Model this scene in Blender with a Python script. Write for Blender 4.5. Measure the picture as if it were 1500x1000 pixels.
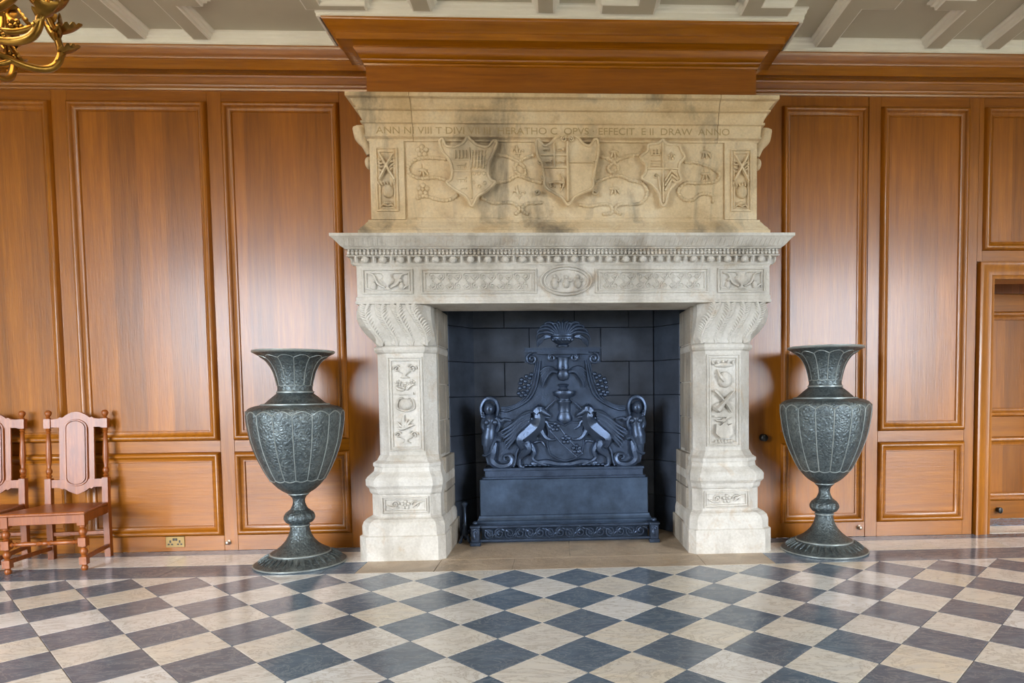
import bpy, bmesh, math, random
from mathutils import Matrix, Vector

# ------------------------------------------------------------------ reset
for o in list(bpy.data.objects):
    bpy.data.objects.remove(o, do_unlink=True)
scene = bpy.context.scene
COL = scene.collection
PI = math.pi
R = random.Random(7)

# ------------------------------------------------------------------ camera
CAMF, CAMPX, CAMPY = 960.38, 860.53, 628.48
YAW, PITCH, ROLL = -0.044561, -0.052171, -0.011667
cd = bpy.data.cameras.new('camera')
cam = bpy.data.objects.new('camera', cd)
COL.objects.link(cam)
cd.sensor_width = 36.0
cd.lens = CAMF / 1500 * 36
cd.shift_x = -(CAMPX - 750) / 1500
cd.shift_y = (CAMPY - 500) / 1500
cd.clip_start = 0.05
_r = Vector((math.cos(YAW), math.sin(YAW), 0)); _f = Vector((-math.sin(YAW), math.cos(YAW), 0)); _u = Vector((0, 0, 1))
_f, _u = _f * math.cos(PITCH) + _u * math.sin(PITCH), _u * math.cos(PITCH) - _f * math.sin(PITCH)
_r, _u = _r * math.cos(ROLL) + _u * math.sin(ROLL), _u * math.cos(ROLL) - _r * math.sin(ROLL)
M = Matrix((_r, _u, -_f)).transposed().to_4x4()
M.translation = Vector((-0.056, -5.306, 1.205))
cam.matrix_world = M
scene.camera = cam

# ------------------------------------------------------------------ world, daylight, exposure
scene.view_settings.view_transform = 'Standard'
scene.view_settings.look = 'None'
scene.view_settings.gamma = 1.0
scene.view_settings.exposure = 0.32
scene.view_settings.use_curve_mapping = False
w = bpy.data.worlds.new('sky'); scene.world = w; w.use_nodes = True
# overcast-blue sky above the horizon, dull lawn below it; it only reaches the room through the windows
_n = w.node_tree.nodes; _l = w.node_tree.links; bg = _n['Background']
_tc = _n.new('ShaderNodeTexCoord'); _sx = _n.new('ShaderNodeSeparateXYZ'); _cr = _n.new('ShaderNodeValToRGB'); _mr = _n.new('ShaderNodeMapRange')
_mr.inputs['From Min'].default_value = -0.15; _mr.inputs['From Max'].default_value = 0.35
_l.new(_tc.outputs['Generated'], _sx.inputs[0]); _l.new(_sx.outputs['Z'], _mr.inputs['Value']); _l.new(_mr.outputs[0], _cr.inputs[0]); _l.new(_cr.outputs[0], bg.inputs[0])
for _e, (_p, _c) in zip([_cr.color_ramp.elements[0], _cr.color_ramp.elements[1], _cr.color_ramp.elements.new(0.27), _cr.color_ramp.elements.new(0.33)],
                        [(0.0, (0.10, 0.10, 0.075, 1)), (1.0, (0.50, 0.74, 1.10, 1)), (0.27, (0.15, 0.15, 0.12, 1)), (0.36, (0.74, 0.88, 1.05, 1))]):
    _e.position = _p; _e.color = _c
bg.inputs[1].default_value = 24.0

BACK_Y = -7.0                      # the window wall behind the camera
WINDOWS = [(-7.2, -3.4), (3.7, 7.2)]
WIN_Z = (0.70, 3.45)
def window_light(x0, x1):
    ld = bpy.data.lights.new('window_portal', 'AREA'); ld.shape = 'RECTANGLE'
    ld.size = x1 - x0; ld.size_y = WIN_Z[1] - WIN_Z[0]; ld.cycles.is_portal = True
    lo = bpy.data.objects.new('window_portal', ld); COL.objects.link(lo)
    lo.location = ((x0 + x1) / 2, BACK_Y + 0.02, sum(WIN_Z) / 2)
    lo.rotation_euler = (PI / 2, 0, 0)          # faces +Y, into the room
for _w in WINDOWS: window_light(*_w)

# ------------------------------------------------------------------ materials
def newmat(name):
    m = bpy.data.materials.new(name); m.use_nodes = True
    nt = m.node_tree; b = nt.nodes['Principled BSDF']
    return m, nt, b
def srgb(r, g, b):
    f = lambda c: (c / 255 / 12.92) if c / 255 <= 0.04045 else ((c / 255 + 0.055) / 1.055) ** 2.4
    return (f(r), f(g), f(b), 1)
def N(nt, t, **kw):
    n = nt.nodes.new(t)
    for k, v in kw.items(): setattr(n, k, v)
    return n
def noise(nt, vec, scale, detail=4, rough=0.55, dist=0.0):
    n = N(nt, 'ShaderNodeTexNoise'); n.inputs['Scale'].default_value = scale
    n.inputs['Detail'].default_value = detail; n.inputs['Roughness'].default_value = rough
    n.inputs['Distortion'].default_value = dist
    nt.links.new(vec, n.inputs['Vector']); return n
def mapping(nt, vec, scale=(1, 1, 1), loc=None):
    n = N(nt, 'ShaderNodeMapping'); n.inputs['Scale'].default_value = scale
    nt.links.new(vec, n.inputs['Vector'])
    if loc is not None: nt.links.new(loc, n.inputs['Location'])
    return n.outputs[0]
def ramp(nt, fac, stops):
    n = N(nt, 'ShaderNodeValToRGB'); cr = n.color_ramp
    while len(cr.elements) < len(stops): cr.elements.new(0.5)
    for e, (p, c) in zip(cr.elements, stops): e.position = p; e.color = c
    nt.links.new(fac, n.inputs[0]); return n.outputs[0]
def mix(nt, a, b, fac, mode='MIX'):
    n = N(nt, 'ShaderNodeMix', data_type='RGBA', blend_type=mode)
    if isinstance(fac, float): n.inputs[0].default_value = fac
    else: nt.links.new(fac, n.inputs[0])
    for s, v in ((6, a), (7, b)):
        if isinstance(v, tuple): n.inputs[s].default_value = v
        else: nt.links.new(v, n.inputs[s])
    return n.outputs[2]
def bump(nt, h, strength, dist=0.01):
    n = N(nt, 'ShaderNodeBump'); n.inputs['Strength'].default_value = strength; n.inputs['Distance'].default_value = dist
    nt.links.new(h, n.inputs['Height']); return n.outputs[0]
def math_n(nt, op, a, b=None):
    n = N(nt, 'ShaderNodeMath', operation=op)
    for i, v in enumerate((a, b)):
        if v is None: continue
        if isinstance(v, (int, float)): n.inputs[i].default_value = v
        else: nt.links.new(v, n.inputs[i])
    return n.outputs[0]

def wood(name, c_dark, c_mid, c_light, grain='Z', rough=0.34, planks=0.0, coat=0.35):
    m, nt, b = newmat(name)
    tc = N(nt, 'ShaderNodeTexCoord').outputs['Object']
    s = {'Z': (26, 26, 1.3), 'X': (1.3, 26, 26), 'Y': (26, 1.3, 26)}[grain]
    g = noise(nt, mapping(nt, tc, s), 1.0, 6, 0.6, 0.4).outputs['Fac']
    fine = noise(nt, mapping(nt, tc, tuple(v * 5 for v in s)), 1.0, 3, 0.6).outputs['Fac']
    big = noise(nt, tc, 0.9, 3, 0.5).outputs['Fac']
    col = ramp(nt, g, [(0.28, c_dark), (0.5, c_mid), (0.74, c_light)])
    col = mix(nt, col, ramp(nt, big, [(0.3, (0.74, 0.70, 0.66, 1)), (0.7, (1.12, 1.1, 1.05, 1))]), 0.7, 'MULTIPLY')
    col = mix(nt, col, ramp(nt, fine, [(0.35, (0.78, 0.75, 0.72, 1)), (0.6, (1.05, 1.05, 1.05, 1))]), 0.45, 'MULTIPLY')
    if planks:
        sx = N(nt, 'ShaderNodeSeparateXYZ'); nt.links.new(tc, sx.inputs[0])
        fl = math_n(nt, 'FLOOR', math_n(nt, 'MULTIPLY', sx.outputs['X'], 1 / planks))
        wn = N(nt, 'ShaderNodeTexWhiteNoise', noise_dimensions='1D'); nt.links.new(fl, wn.inputs['W'])
        col = mix(nt, col, ramp(nt, wn.outputs['Value'], [(0, (0.78, 0.76, 0.74, 1)), (1, (1.1, 1.08, 1.05, 1))]), 1.0, 'MULTIPLY')
    nt.links.new(col, b.inputs['Base Color'])
    b.inputs['Roughness'].default_value = rough
    b.inputs['Coat Weight'].default_value = coat; b.inputs['Coat Roughness'].default_value = 0.22
    nt.links.new(bump(nt, fine, 0.28, 0.004), b.inputs['Normal'])
    return m
OAK = wood('oak_upright', srgb(138, 80, 5), srgb(157, 93, 8), srgb(174, 106, 15), 'Z')
OAK_P = wood('oak_panel', srgb(138, 80, 5), srgb(157, 93, 8), srgb(174, 106, 15), 'Z', planks=0.205)
OAK_X = wood('oak_level', srgb(138, 80, 5), srgb(157, 93, 8), srgb(174, 106, 15), 'X')
OAK_C = wood('oak_cornice', srgb(144, 86, 4), srgb(166, 102, 7), srgb(184, 118, 14), 'X', rough=0.22, coat=0.8)
CHAIRW = wood('chair_wood', srgb(116, 56, 12), srgb(146, 76, 20), srgb(166, 94, 32), 'Z', rough=0.36, coat=0.18)

def stone(name, c1, c2, c3, stain, stain_amt=0.5, blue=None):
    m, nt, b = newmat(name)
    tc = N(nt, 'ShaderNodeTexCoord').outputs['Object']
    n1 = noise(nt, tc, 2.2, 6, 0.62, 0.3).outputs['Fac']
    col = ramp(nt, n1, [(0.3, c1), (0.5, c2), (0.7, c3)])
    st = noise(nt, mapping(nt, tc, (3.2, 3.2, 0.8)), 1.0, 5, 0.6, 0.5).outputs['Fac']
    col = mix(nt, col, stain, math_n(nt, 'MULTIPLY', ramp(nt, st, [(0.52, (0, 0, 0, 1)), (0.70, (1, 1, 1, 1))]), stain_amt))
    oc = noise(nt, mapping(nt, tc, (1, 1, 1)), 5.5, 5, 0.7, 0.8).outputs['Fac']
    col = mix(nt, col, srgb(178, 146, 104), math_n(nt, 'MULTIPLY', ramp(nt, oc, [(0.55, (0, 0, 0, 1)), (0.75, (1, 1, 1, 1))]), 0.5))
    grit = noise(nt, tc, 60, 4, 0.7).outputs['Fac']
    col = mix(nt, col, ramp(nt, grit, [(0.3, (0.80, 0.78, 0.76, 1)), (0.65, (1.06, 1.05, 1.04, 1))]), 0.6, 'MULTIPLY')
    pit = noise(nt, tc, 17, 3, 0.6).outputs['Fac']
    nt.links.new(col, b.inputs['Base Color']); b.inputs['Roughness'].default_value = 0.75
    h = math_n(nt, 'ADD', math_n(nt, 'MULTIPLY', grit, 0.4), pit)
    nt.links.new(bump(nt, h, 0.6, 0.014), b.inputs['Normal'])
    return m
STONE_U = stone('stone_upper', srgb(206, 180, 138), srgb(230, 208, 170), srgb(238, 224, 196), srgb(118, 110, 98), 0.9)
STONE_L = stone('stone_lower', srgb(184, 178, 166), srgb(212, 208, 200), srgb(224, 222, 216), srgb(146, 138, 126), 0.6)
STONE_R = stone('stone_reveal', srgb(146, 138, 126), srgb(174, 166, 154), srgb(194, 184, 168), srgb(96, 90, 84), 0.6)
HEARTH = stone('stone_hearth', srgb(172, 154, 132), srgb(192, 174, 152), srgb(204, 188, 166), srgb(120, 110, 100), 0.45)
HEARTH.node_tree.nodes['Principled BSDF'].inputs['Roughness'].default_value = 0.45

def marble(name, c1, c2, c3, vein, vamt, rough=0.16):
    m, nt, b = newmat(name)
    tc = N(nt, 'ShaderNodeTexCoord').outputs['Object']
    oi = N(nt, 'ShaderNodeObjectInfo').outputs['Random']
    cmb = N(nt, 'ShaderNodeCombineXYZ')
    nt.links.new(math_n(nt, 'MULTIPLY', oi, 91.0), cmb.inputs[0]); nt.links.new(math_n(nt, 'MULTIPLY', oi, 57.0), cmb.inputs[1])
    nt.links.new(math_n(nt, 'MULTIPLY', oi, 37.0), cmb.inputs[2])
    v = mapping(nt, tc, (1, 1, 1), cmb.outputs[0])
    ve = mapping(nt, v, (4.5, 11, 4))
    n1 = noise(nt, ve, 1.0, 7, 0.65, 1.2).outputs['Fac']
    rnd = N(nt, 'ShaderNodeTexWhiteNoise', noise_dimensions='1D'); nt.links.new(math_n(nt, 'MULTIPLY', oi, 713.0), rnd.inputs['W'])
    base = mix(nt, c1, c3, rnd.outputs['Value'])
    col = mix(nt, base, c2, ramp(nt, n1, [(0.4, (0, 0, 0, 1)), (0.7, (0.8, 0.8, 0.8, 1))]))
    vn = noise(nt, mapping(nt, v, (3, 6, 3)), 1.0, 8, 0.7, 2.5).outputs['Fac']
    va = math_n(nt, 'ABSOLUTE', math_n(nt, 'SUBTRACT', vn, 0.5))
    col = mix(nt, col, vein, math_n(nt, 'MULTIPLY', ramp(nt, va, [(0.0, (1, 1, 1, 1)), (0.03, (0, 0, 0, 1))]), vamt))
    nt.links.new(col, b.inputs['Base Color'])
    b.inputs['Roughness'].default_value = rough
    nt.links.new(bump(nt, noise(nt, tc, 6, 2).outputs['Fac'], 0.03, 0.01), b.inputs['Normal'])
    return m
MARBLE_W = marble('marble_cream', srgb(230, 222, 204), srgb(214, 214, 212), srgb(238, 241, 244), srgb(158, 148, 134), 0.55)
MARBLE_D = marble('marble_slate', srgb(88, 106, 126), srgb(116, 132, 150), srgb(100, 112, 128), srgb(160, 166, 172), 0.5)

def plain(name, col, rough=0.5, metal=0.0, nscale=0, namt=0.2, bscale=0, bamt=0.2, coat=0.0):
    m, nt, b = newmat(name)
    tc = N(nt, 'ShaderNodeTexCoord').outputs['Object']
    b.inputs['Base Color'].default_value = col
    if nscale:
        n1 = noise(nt, tc, nscale, 5, 0.6).outputs['Fac']
        lo = tuple(c * (1 - namt) for c in col[:3]) + (1,); hi = tuple(min(1, c * (1 + namt)) for c in col[:3]) + (1,)
        nt.links.new(ramp(nt, n1, [(0.3, lo), (0.7, hi)]), b.inputs['Base Color'])
    if bscale:
        nt.links.new(bump(nt, noise(nt, tc, bscale, 4, 0.6).outputs['Fac'], bamt, 0.006), b.inputs['Normal'])
    b.inputs['Roughness'].default_value = rough; b.inputs['Metallic'].default_value = metal
    b.inputs['Coat Weight'].default_value = coat
    return m
IRON = plain('cast_iron', srgb(66, 80, 102), 0.33, 0.65, 9, 0.35, 60, 0.4)
IRON_PLATE = plain('iron_plate', srgb(70, 78, 92), 0.5, 0.3, 4, 0.4, 35, 0.25)
IRON_BOX = plain('iron_chest', srgb(66, 82, 104), 0.38, 0.6, 7, 0.4, 40, 0.15)
GOLD = plain('gilt_bronze', srgb(150, 112, 50), 0.30, 1.0, 14, 0.3)
WAX = plain('candle_wax', srgb(226, 226, 206), 0.5)
BRASS = plain('brass', srgb(150, 124, 80), 0.42, 0.7, 20, 0.15)
BLACK = plain('black_plastic', srgb(22, 21, 20), 0.4)
STEEL = plain('pale_metal', srgb(190, 176, 160), 0.3, 0.9)
PLASTER = plain('ceiling_plaster', srgb(192, 187, 170), 0.85, 0, 1.5, 0.05)
PLASTER_W = plain('white_moulding', srgb(240, 238, 230), 0.7, 0, 3, 0.04)
JOINT = plain('floor_bed', srgb(70, 66, 60), 0.8, 0, 8, 0.2)
GLOW, _nt, _b = newmat('lamp_glow')
_b.inputs['Emission Color'].default_value = (1.0, 0.62, 0.28, 1); _b.inputs['Emission Strength'].default_value = 20
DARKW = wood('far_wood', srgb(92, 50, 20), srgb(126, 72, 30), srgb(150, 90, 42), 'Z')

# engraved pewter-bronze of the urns
def urn_metal():
    m, nt, b = newmat('engraved_bronze')
    tc = N(nt, 'ShaderNodeTexCoord').outputs['Object']
    v = N(nt, 'ShaderNodeTexVoronoi', feature='DISTANCE_TO_EDGE'); v.inputs['Scale'].default_value = 42
    nt.links.new(tc, v.inputs['Vector'])
    n1 = noise(nt, tc, 30, 4, 0.6, 1.5).outputs['Fac']; n2 = noise(nt, tc, 3, 4, 0.6).outputs['Fac']
    col = ramp(nt, n2, [(0.3, srgb(84, 94, 98)), (0.55, srgb(108, 118, 121)), (0.75, srgb(128, 136, 136))])
    col = mix(nt, col, ramp(nt, n1, [(0.42, (0.55, 0.55, 0.55, 1)), (0.56, (1.15, 1.15, 1.12, 1))]), 0.7, 'MULTIPLY')
    nt.links.new(col, b.inputs['Base Color'])
    b.inputs['Metallic'].default_value = 0.7; b.inputs['Roughness'].default_value = 0.40
    h = math_n(nt, 'ADD', v.outputs['Distance'], math_n(nt, 'MULTIPLY', n1, 0.8))
    nt.links.new(bump(nt, h, 0.7, 0.009), b.inputs['Normal'])
    return m
BRONZE = urn_metal()
BRONZE_L = plain('bronze_edge', srgb(160, 168, 166), 0.40, 0.5, 12, 0.2)

# ------------------------------------------------------------------ mesh helpers
class MB:
    def __init__(s): s.v = []; s.f = []
    def add(s, verts, faces):
        k = len(s.v); s.v += [tuple(p) for p in verts]; s.f += [tuple(i + k for i in f) for f in faces]; return s
    def box(s, x0, x1, y0, y1, z0, z1):
        v = [(x, y, z) for z in (z0, z1) for y in (y0, y1) for x in (x0, x1)]
        return s.add(v, [(0, 2, 3, 1), (4, 5, 7, 6), (0, 1, 5, 4), (2, 6, 7, 3), (0, 4, 6, 2), (1, 3, 7, 5)])
    def prism(s, pts, a0, a1, mp):
        """closed polygon pts extruded between a0 and a1; mp(u,v,a)->xyz"""
        n = len(pts)
        v = [mp(p[0], p[1], a0) for p in pts] + [mp(p[0], p[1], a1) for p in pts]
        f = [(i, (i + 1) % n, n + (i + 1) % n, n + i) for i in range(n)]
        return s.add(v, f + [tuple(range(n))[::-1], tuple(range(n, 2 * n))])
    def sweep(s, path, prof, mp, closed=False, cap=True, loop=True):
        """profile (offset to the right of the path, height) swept with mitred corners"""
        n = len(path); m = len(prof); rings = []
        for i in range(n):
            p = Vector(path[i])
            d0 = (p - Vector(path[i - 1])) if (closed or i > 0) else None
            d1 = (Vector(path[(i + 1) % n]) - p) if (closed or i < n - 1) else None
            d0 = d0.normalized() if d0 is not None else d1.normalized()
            d1 = d1.normalized() if d1 is not None else d0
            n0 = Vector((d0.y, -d0.x)); n1 = Vector((d1.y, -d1.x)); b = (n0 + n1).normalized(); b = b / max(0.25, b.dot(n0))
            rings.append([mp(p.x + b.x * o, p.y + b.y * o, h) for o, h in prof])
        k = [v for r in rings for v in r]; f = []
        seg = n if closed else n - 1; mm = m if loop else m - 1
        for i in range(seg):
            for j in range(mm):
                a, b2 = i * m + j, i * m + (j + 1) % m; c, d = ((i + 1) % n) * m + (j + 1) % m, ((i + 1) % n) * m + j
                f.append((a, b2, c, d))
        if cap and not closed and loop: f += [tuple(range(m))[::-1], tuple(range((n - 1) * m, n * m))]
        return s.add(k, f)
    def tube(s, pts, rad, sides=8, flat=1.0, axis=1, cap=True):
        """round bar along 3-D points; flat squashes it along a world axis"""
        P = [Vector(p) for p in pts]; n = len(P)
        if not isinstance(rad, (list, tuple)): rad = [rad] * n
        up = None; rings = []
        for i in range(n):
            t = (P[min(i + 1, n - 1)] - P[max(i - 1, 0)])
            t = t.normalized() if t.length > 1e-9 else Vector((0, 0, 1))
            if up is None:
                up = Vector((0, 1, 0)) if abs(t.y) < 0.9 else Vector((1, 0, 0))
            up = (up - t * up.dot(t)); up = up.normalized() if up.length > 1e-6 else t.orthogonal().normalized()
            sd = t.cross(up)
            for k in range(sides):
                a = 2 * PI * k / sides
                o = (sd * math.cos(a) + up * math.sin(a)) * rad[i]
                if flat != 1.0: o[axis] *= flat
                rings.append(P[i] + o)
        f = [(i * sides + k, i * sides + (k + 1) % sides, (i + 1) * sides + (k + 1) % sides, (i + 1) * sides + k)
             for i in range(n - 1) for k in range(sides)]
        if cap: f += [tuple(range(sides))[::-1], tuple(range((n - 1) * sides, n * sides))]
        return s.add(rings, f)
    def lathe(s, prof, c=(0, 0, 0), seg=32, mod=None):
        """(r,z) profile around the vertical through c; mod(theta, r, z) -> r"""
        n = len(prof); v = []
        for r, z in prof:
            for k in range(seg):
                a = 2 * PI * k / seg; rr = mod(a, r, z) if mod else r
                v.append((c[0] + rr * math.cos(a), c[1] + rr * math.sin(a), c[2] + z))
        f = [(i * seg + k, i * seg + (k + 1) % seg, (i + 1) * seg + (k + 1) % seg, (i + 1) * seg + k) for i in range(n - 1) for k in range(seg)]
        f += [tuple(range(seg))[::-1], tuple(range((n - 1) * seg, n * seg))]
        return s.add(v, f)
    def ball(s, c, rx, ry=None, rz=None, seg=12, rings=8):
        ry = rx if ry is None else ry; rz = rx if rz is None else rz
        v = [(c[0], c[1], c[2] - rz)]
        for i in range(1, rings):
            p = PI * i / rings
            for k in range(seg):
                a = 2 * PI * k / seg
                v.append((c[0] + rx * math.sin(p) * math.cos(a), c[1] + ry * math.sin(p) * math.sin(a), c[2] - rz * math.cos(p)))
        v.append((c[0], c[1], c[2] + rz)); L = len(v) - 1; f = []
        for k in range(seg):
            f.append((0, 1 + (k + 1) % seg, 1 + k)); f.append((L, 1 + (rings - 2) * seg + k, 1 + (rings - 2) * seg + (k + 1) % seg))
            for i in range(rings - 2):
                a = 1 + i * seg + k; b = 1 + i * seg + (k + 1) % seg; f.append((a, b, b + seg, a + seg))
        return s.add(v, f)
    def mirror_x(s, cx=0.0):
        o = MB(); o.v = [(2 * cx - x, y, z) for x, y, z in s.v]; o.f = [f[::-1] for f in s.f]; return o
    def build(s, name, mat, parent=None, smooth=False, kind=None, bevel=0.0):
        me = bpy.data.meshes.new(name); me.from_pydata(s.v, [], s.f); me.update()
        bm = bmesh.new(); bm.from_mesh(me); bmesh.ops.recalc_face_normals(bm, faces=bm.faces)
        if bevel: bmesh.ops.bevel(bm, geom=list(bm.edges), offset=bevel, segments=1, affect='EDGES')
        bm.to_mesh(me); bm.free()
        if smooth:
            for p in me.polygons: p.use_smooth = True
            if smooth != 'all':
                me.set_sharp_from_angle(angle=math.radians(50))
        o = bpy.data.objects.new(name, me); COL.objects.link(o)
        if mat: me.materials.append(mat)
        if parent: o.parent = parent
        if kind: o['kind'] = kind
        return o
def tag(o, label, cat, group=None):
    o['label'] = label; o['category'] = cat
    if group: o['group'] = group
    return o
def empty(name, loc=(0, 0, 0), rz=0):
    o = bpy.data.objects.new(name, None); COL.objects.link(o); o.location = loc; o.rotation_euler = (0, 0, rz)
    o.empty_display_size = 0.1; return o
def copy_tree(o, parent=None):
    c = o.copy(); COL.objects.link(c); c.parent = parent
    for ch in list(o.children): copy_tree(ch, c)
    return c
XY = lambda x, y, h: (x, y, h)
def XZ(Y): return lambda x, z, h: (x, Y - h, z)      # height grows toward the viewer
def rect_path(x0, x1, z0, z1): return [(x1, z0), (x0, z0), (x0, z1), (x1, z1)]   # offset > 0 goes inwards
def smoothpath(pts, n=6):
    P = [Vector(p) for p in pts]; out = []
    for i in range(len(P) - 1):
        a, b, c, d = P[max(i - 1, 0)], P[i], P[i + 1], P[min(i + 2, len(P) - 1)]
        for k in range(n):
            t = k / n
            out.append(0.5 * ((2 * b) + (c - a) * t + (2 * a - 5 * b + 4 * c - d) * t * t + (3 * b - a - 3 * c + d) * t ** 3))
    out.append(P[-1]); return out
def lerp_list(vals, n): 
    m = len(vals) - 1; out = []
    for i in range(n):
        t = i / (n - 1) * m; k = min(int(t), m - 1); out.append(vals[k] + (vals[k + 1] - vals[k]) * (t - k))
    return out
def stube(mb, pts, rads, n=6, **kw):
    p = smoothpath(pts, n); return mb.tube(p, lerp_list(list(rads), len(p)) if isinstance(rads, (list, tuple)) else rads, **kw)
def spiral(cx, cz, r0, r1, a0, turns, y, n=22):
    return [(cx + (r0 + (r1 - r0) * i / n) * math.cos(a0 + turns * 2 * PI * i / n), y,
             cz + (r0 + (r1 - r0) * i / n) * math.sin(a0 + turns * 2 * PI * i / n)) for i in range(n + 1)]

# ================================================================== FLOOR
H = 0.2155; GX = -3.3878; GY = -0.7903
fl = MB().box(-8.2, 8.2, BACK_Y - 0.3, 0.8, -0.12, -0.006)
floor = fl.build('floor', None)
floor['kind'] = 'structure'
def floor_mat():
    m, nt, b = newmat('checker_marble_floor')
    tc = N(nt, 'ShaderNodeTexCoord').outputs['Object']
    mp = N(nt, 'ShaderNodeMapping'); mp.inputs['Rotation'].default_value = (0, 0, PI / 4)
    s = 1 / (H * math.sqrt(2)); mp.inputs['Scale'].default_value = (s, s, s)
    # a lattice vertex sits on GX,GY
    c, sn = math.cos(PI / 4), math.sin(PI / 4)
    mp.inputs['Location'].default_value = (-(GX * c - GY * sn) * s, -(GX * sn + GY * c) * s, 0.37)
    nt.links.new(tc, mp.inputs['Vector'])
    ch = N(nt, 'ShaderNodeTexChecker'); ch.inputs['Scale'].default_value = 1.0
    nt.links.new(mp.outputs[0], ch.inputs['Vector'])
    n1 = noise(nt, mapping(nt, tc, (5, 11, 4)), 1.0, 6, 0.6, 1).outputs['Fac']
    a = ramp(nt, n1, [(0.35, srgb(206, 192, 166)), (0.7, srgb(204, 200, 190))]); d = ramp(nt, n1, [(0.35, srgb(66, 72, 82)), (0.7, srgb(90, 94, 102))])
    nt.links.new(mix(nt, d, a, ch.outputs['Fac']), b.inputs['Base Color']); b.inputs['Roughness'].default_value = 0.16
    return m
floor.data.materials.append(floor_mat())
# tiles in the part of the room that shows: each a slab of its own
e = 0.0014
def tile_mesh(name, pts, mat, top=0.0):
    mb = MB().prism(pts, -0.006, top, lambda u, v, a: (u, v, a))
    me = bpy.data.meshes.new(name); me.from_pydata(mb.v, [], mb.f); me.materials.append(mat); me.update()
    bm = bmesh.new(); bm.from_mesh(me); bmesh.ops.recalc_face_normals(bm, faces=bm.faces)
    bmesh.ops.bevel(bm, geom=[ed for ed in bm.edges if all(v.co.z > top - 1e-6 for v in ed.verts)], offset=0.0016, segments=1, affect='EDGES')
    bm.to_mesh(me); bm.free(); return me
q = H - e * 1.414
dia = [(0, q), (-q, 0), (0, -q), (q, 0)]
tri = [(-q, -e), (0, -q), (q, -e)]
T_D, T_W, T_T = tile_mesh('tile', dia, MARBLE_D), tile_mesh('tile', dia, MARBLE_W), tile_mesh('tile', tri, MARBLE_W)
def put(me, x, y, name='tile'):
    o = bpy.data.objects.new(name, me); COL.objects.link(o); o.location = (x, y, 0); o.parent = floor; return o
for j in range(0, 11):
    for i in range(-8, 41):
        if (i + j) % 2 == 0: continue
        x, y = GX + i * H, GY - j * H
        if abs(x) > 4.9 - 0.03 * j: continue
        if j == 0: put(T_T, x, y)
        elif j % 2 == 1: put(T_D, x, y)
        else: put(T_W, x, y)
# border bands along the wall: narrow slate, cream, slate
HX = 1.47                                          # hearth half width
def band(x0, x1, y0, y1, mat, lens):
    x = x0; k = 0
    while x < x1 - 1e-4:
        L = min(lens[k % len(lens)], x1 - x)
        if x1 - x - L < 0.2: L = x1 - x
        mb = MB().box(-L / 2 + e, L / 2 - e, -(y1 - y0) / 2 + e, (y1 - y0) / 2 - e, -0.006, 0)
        o = mb.build('border_slab', mat, floor, bevel=0.0012)
        o.location = (x + L / 2, (y0 + y1) / 2, 0); x += L; k += 1
for s, (xa, xb) in ((0, (-6.2, -HX)), (1, (HX, 6.2))):
    band(xa, xb, -0.150, 0.0, MARBLE_D, [1.5, 1.8, 1.3])
    band(xa, xb, -0.475, -0.150, MARBLE_W, [0.62, 0.78, 0.55, 0.70])
    band(xa, xb, -0.7903, -0.475, MARBLE_D, [1.1, 1.35, 0.95])
# floor of the passage beyond the doorway
for k in range(4):
    mb = MB().box(-0.33, 0.33, -0.14, 0.14, -0.006, 0.0); o = mb.build('passage_slab', MARBLE_W if k % 2 == 0 else MARBLE_D, floor, bevel=0.0012)
    o.location = (3.9 + 0.68 * (k // 2) , 0.16 + 0.30 * (k % 2), 0)
# hearth: stone slabs between and before the jambs
for x0, x1, y0, y1 in ((-HX, -0.93, -0.7903, -0.05), (-0.93, -0.39, -0.7903, -0.47), (-0.39, 0.97, -0.7903, -0.47), (0.97, HX, -0.7903, -0.05),
                       (-0.93, 0.02, -0.47, 0.62), (0.02, 0.97, -0.47, 0.62)):
    MB().box(x0 + e, x1 - e, y0 + e, y1 - e, -0.006, 0.0).build('hearth_slab', HEARTH, floor, bevel=0.0015)

# ================================================================== WALL BEHIND THE FIREPLACE
WT = 3.60
wb = MB()
wb.box(-8.2, -1.07, 0.03, 0.25, 0, 4.1); wb.box(1.09, 3.55, 0.03, 0.25, 0, 4.1); wb.box(-1.07, 1.09, 0.03, 0.25, 2.15, 4.1)
wb.box(3.55, 4.75, 0.03, 0.25, 2.12, 4.1); wb.box(4.75, 8.2, 0.03, 0.25, 0, 4.1)
wall = wb.build('wall_back', OAK); wall['kind'] = 'structure'
PANEL_PROF = [(0.0, -0.006), (0.003, 0.010), (0.008, 0.026), (0.017, 0.037), (0.028, 0.038), (0.038, 0.030), (0.044, 0.016), (0.048, 0.010), (0.066, 0.004), (0.069, 0.008), (0.076, 0.008), (0.080, -0.004), (0.084, -0.012), (0.0, -0.012)]
def panel(x0, x1, z0, z1, parent, Y=0.0, horiz=False, name='panel'):
    p = MB().box(x0 + 0.03, x1 - 0.03, Y + 0.004, Y + 0.03, z0 + 0.03, z1 - 0.03)
    o = p.build(name, OAK_X if horiz else OAK_P, parent)
    m = MB().sweep(rect_path(x0, x1, z0, z1), PANEL_PROF, XZ(Y), closed=True)
    m.build('moulding', OAK_X if horiz else OAK, o, smooth=True)
    return o
def member(x0, x1, z0, z1, parent, mat, name, Y=0.0, d=0.03):
    g = 0.0008
    return MB().box(x0 + g, x1 - g, Y, Y + d, z0 + g, z1 - g).build(name, mat, parent, bevel=0.0012)
Z1, Z2, Z3, Z4 = 0.122, 0.788, 0.880, 3.497
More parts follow.
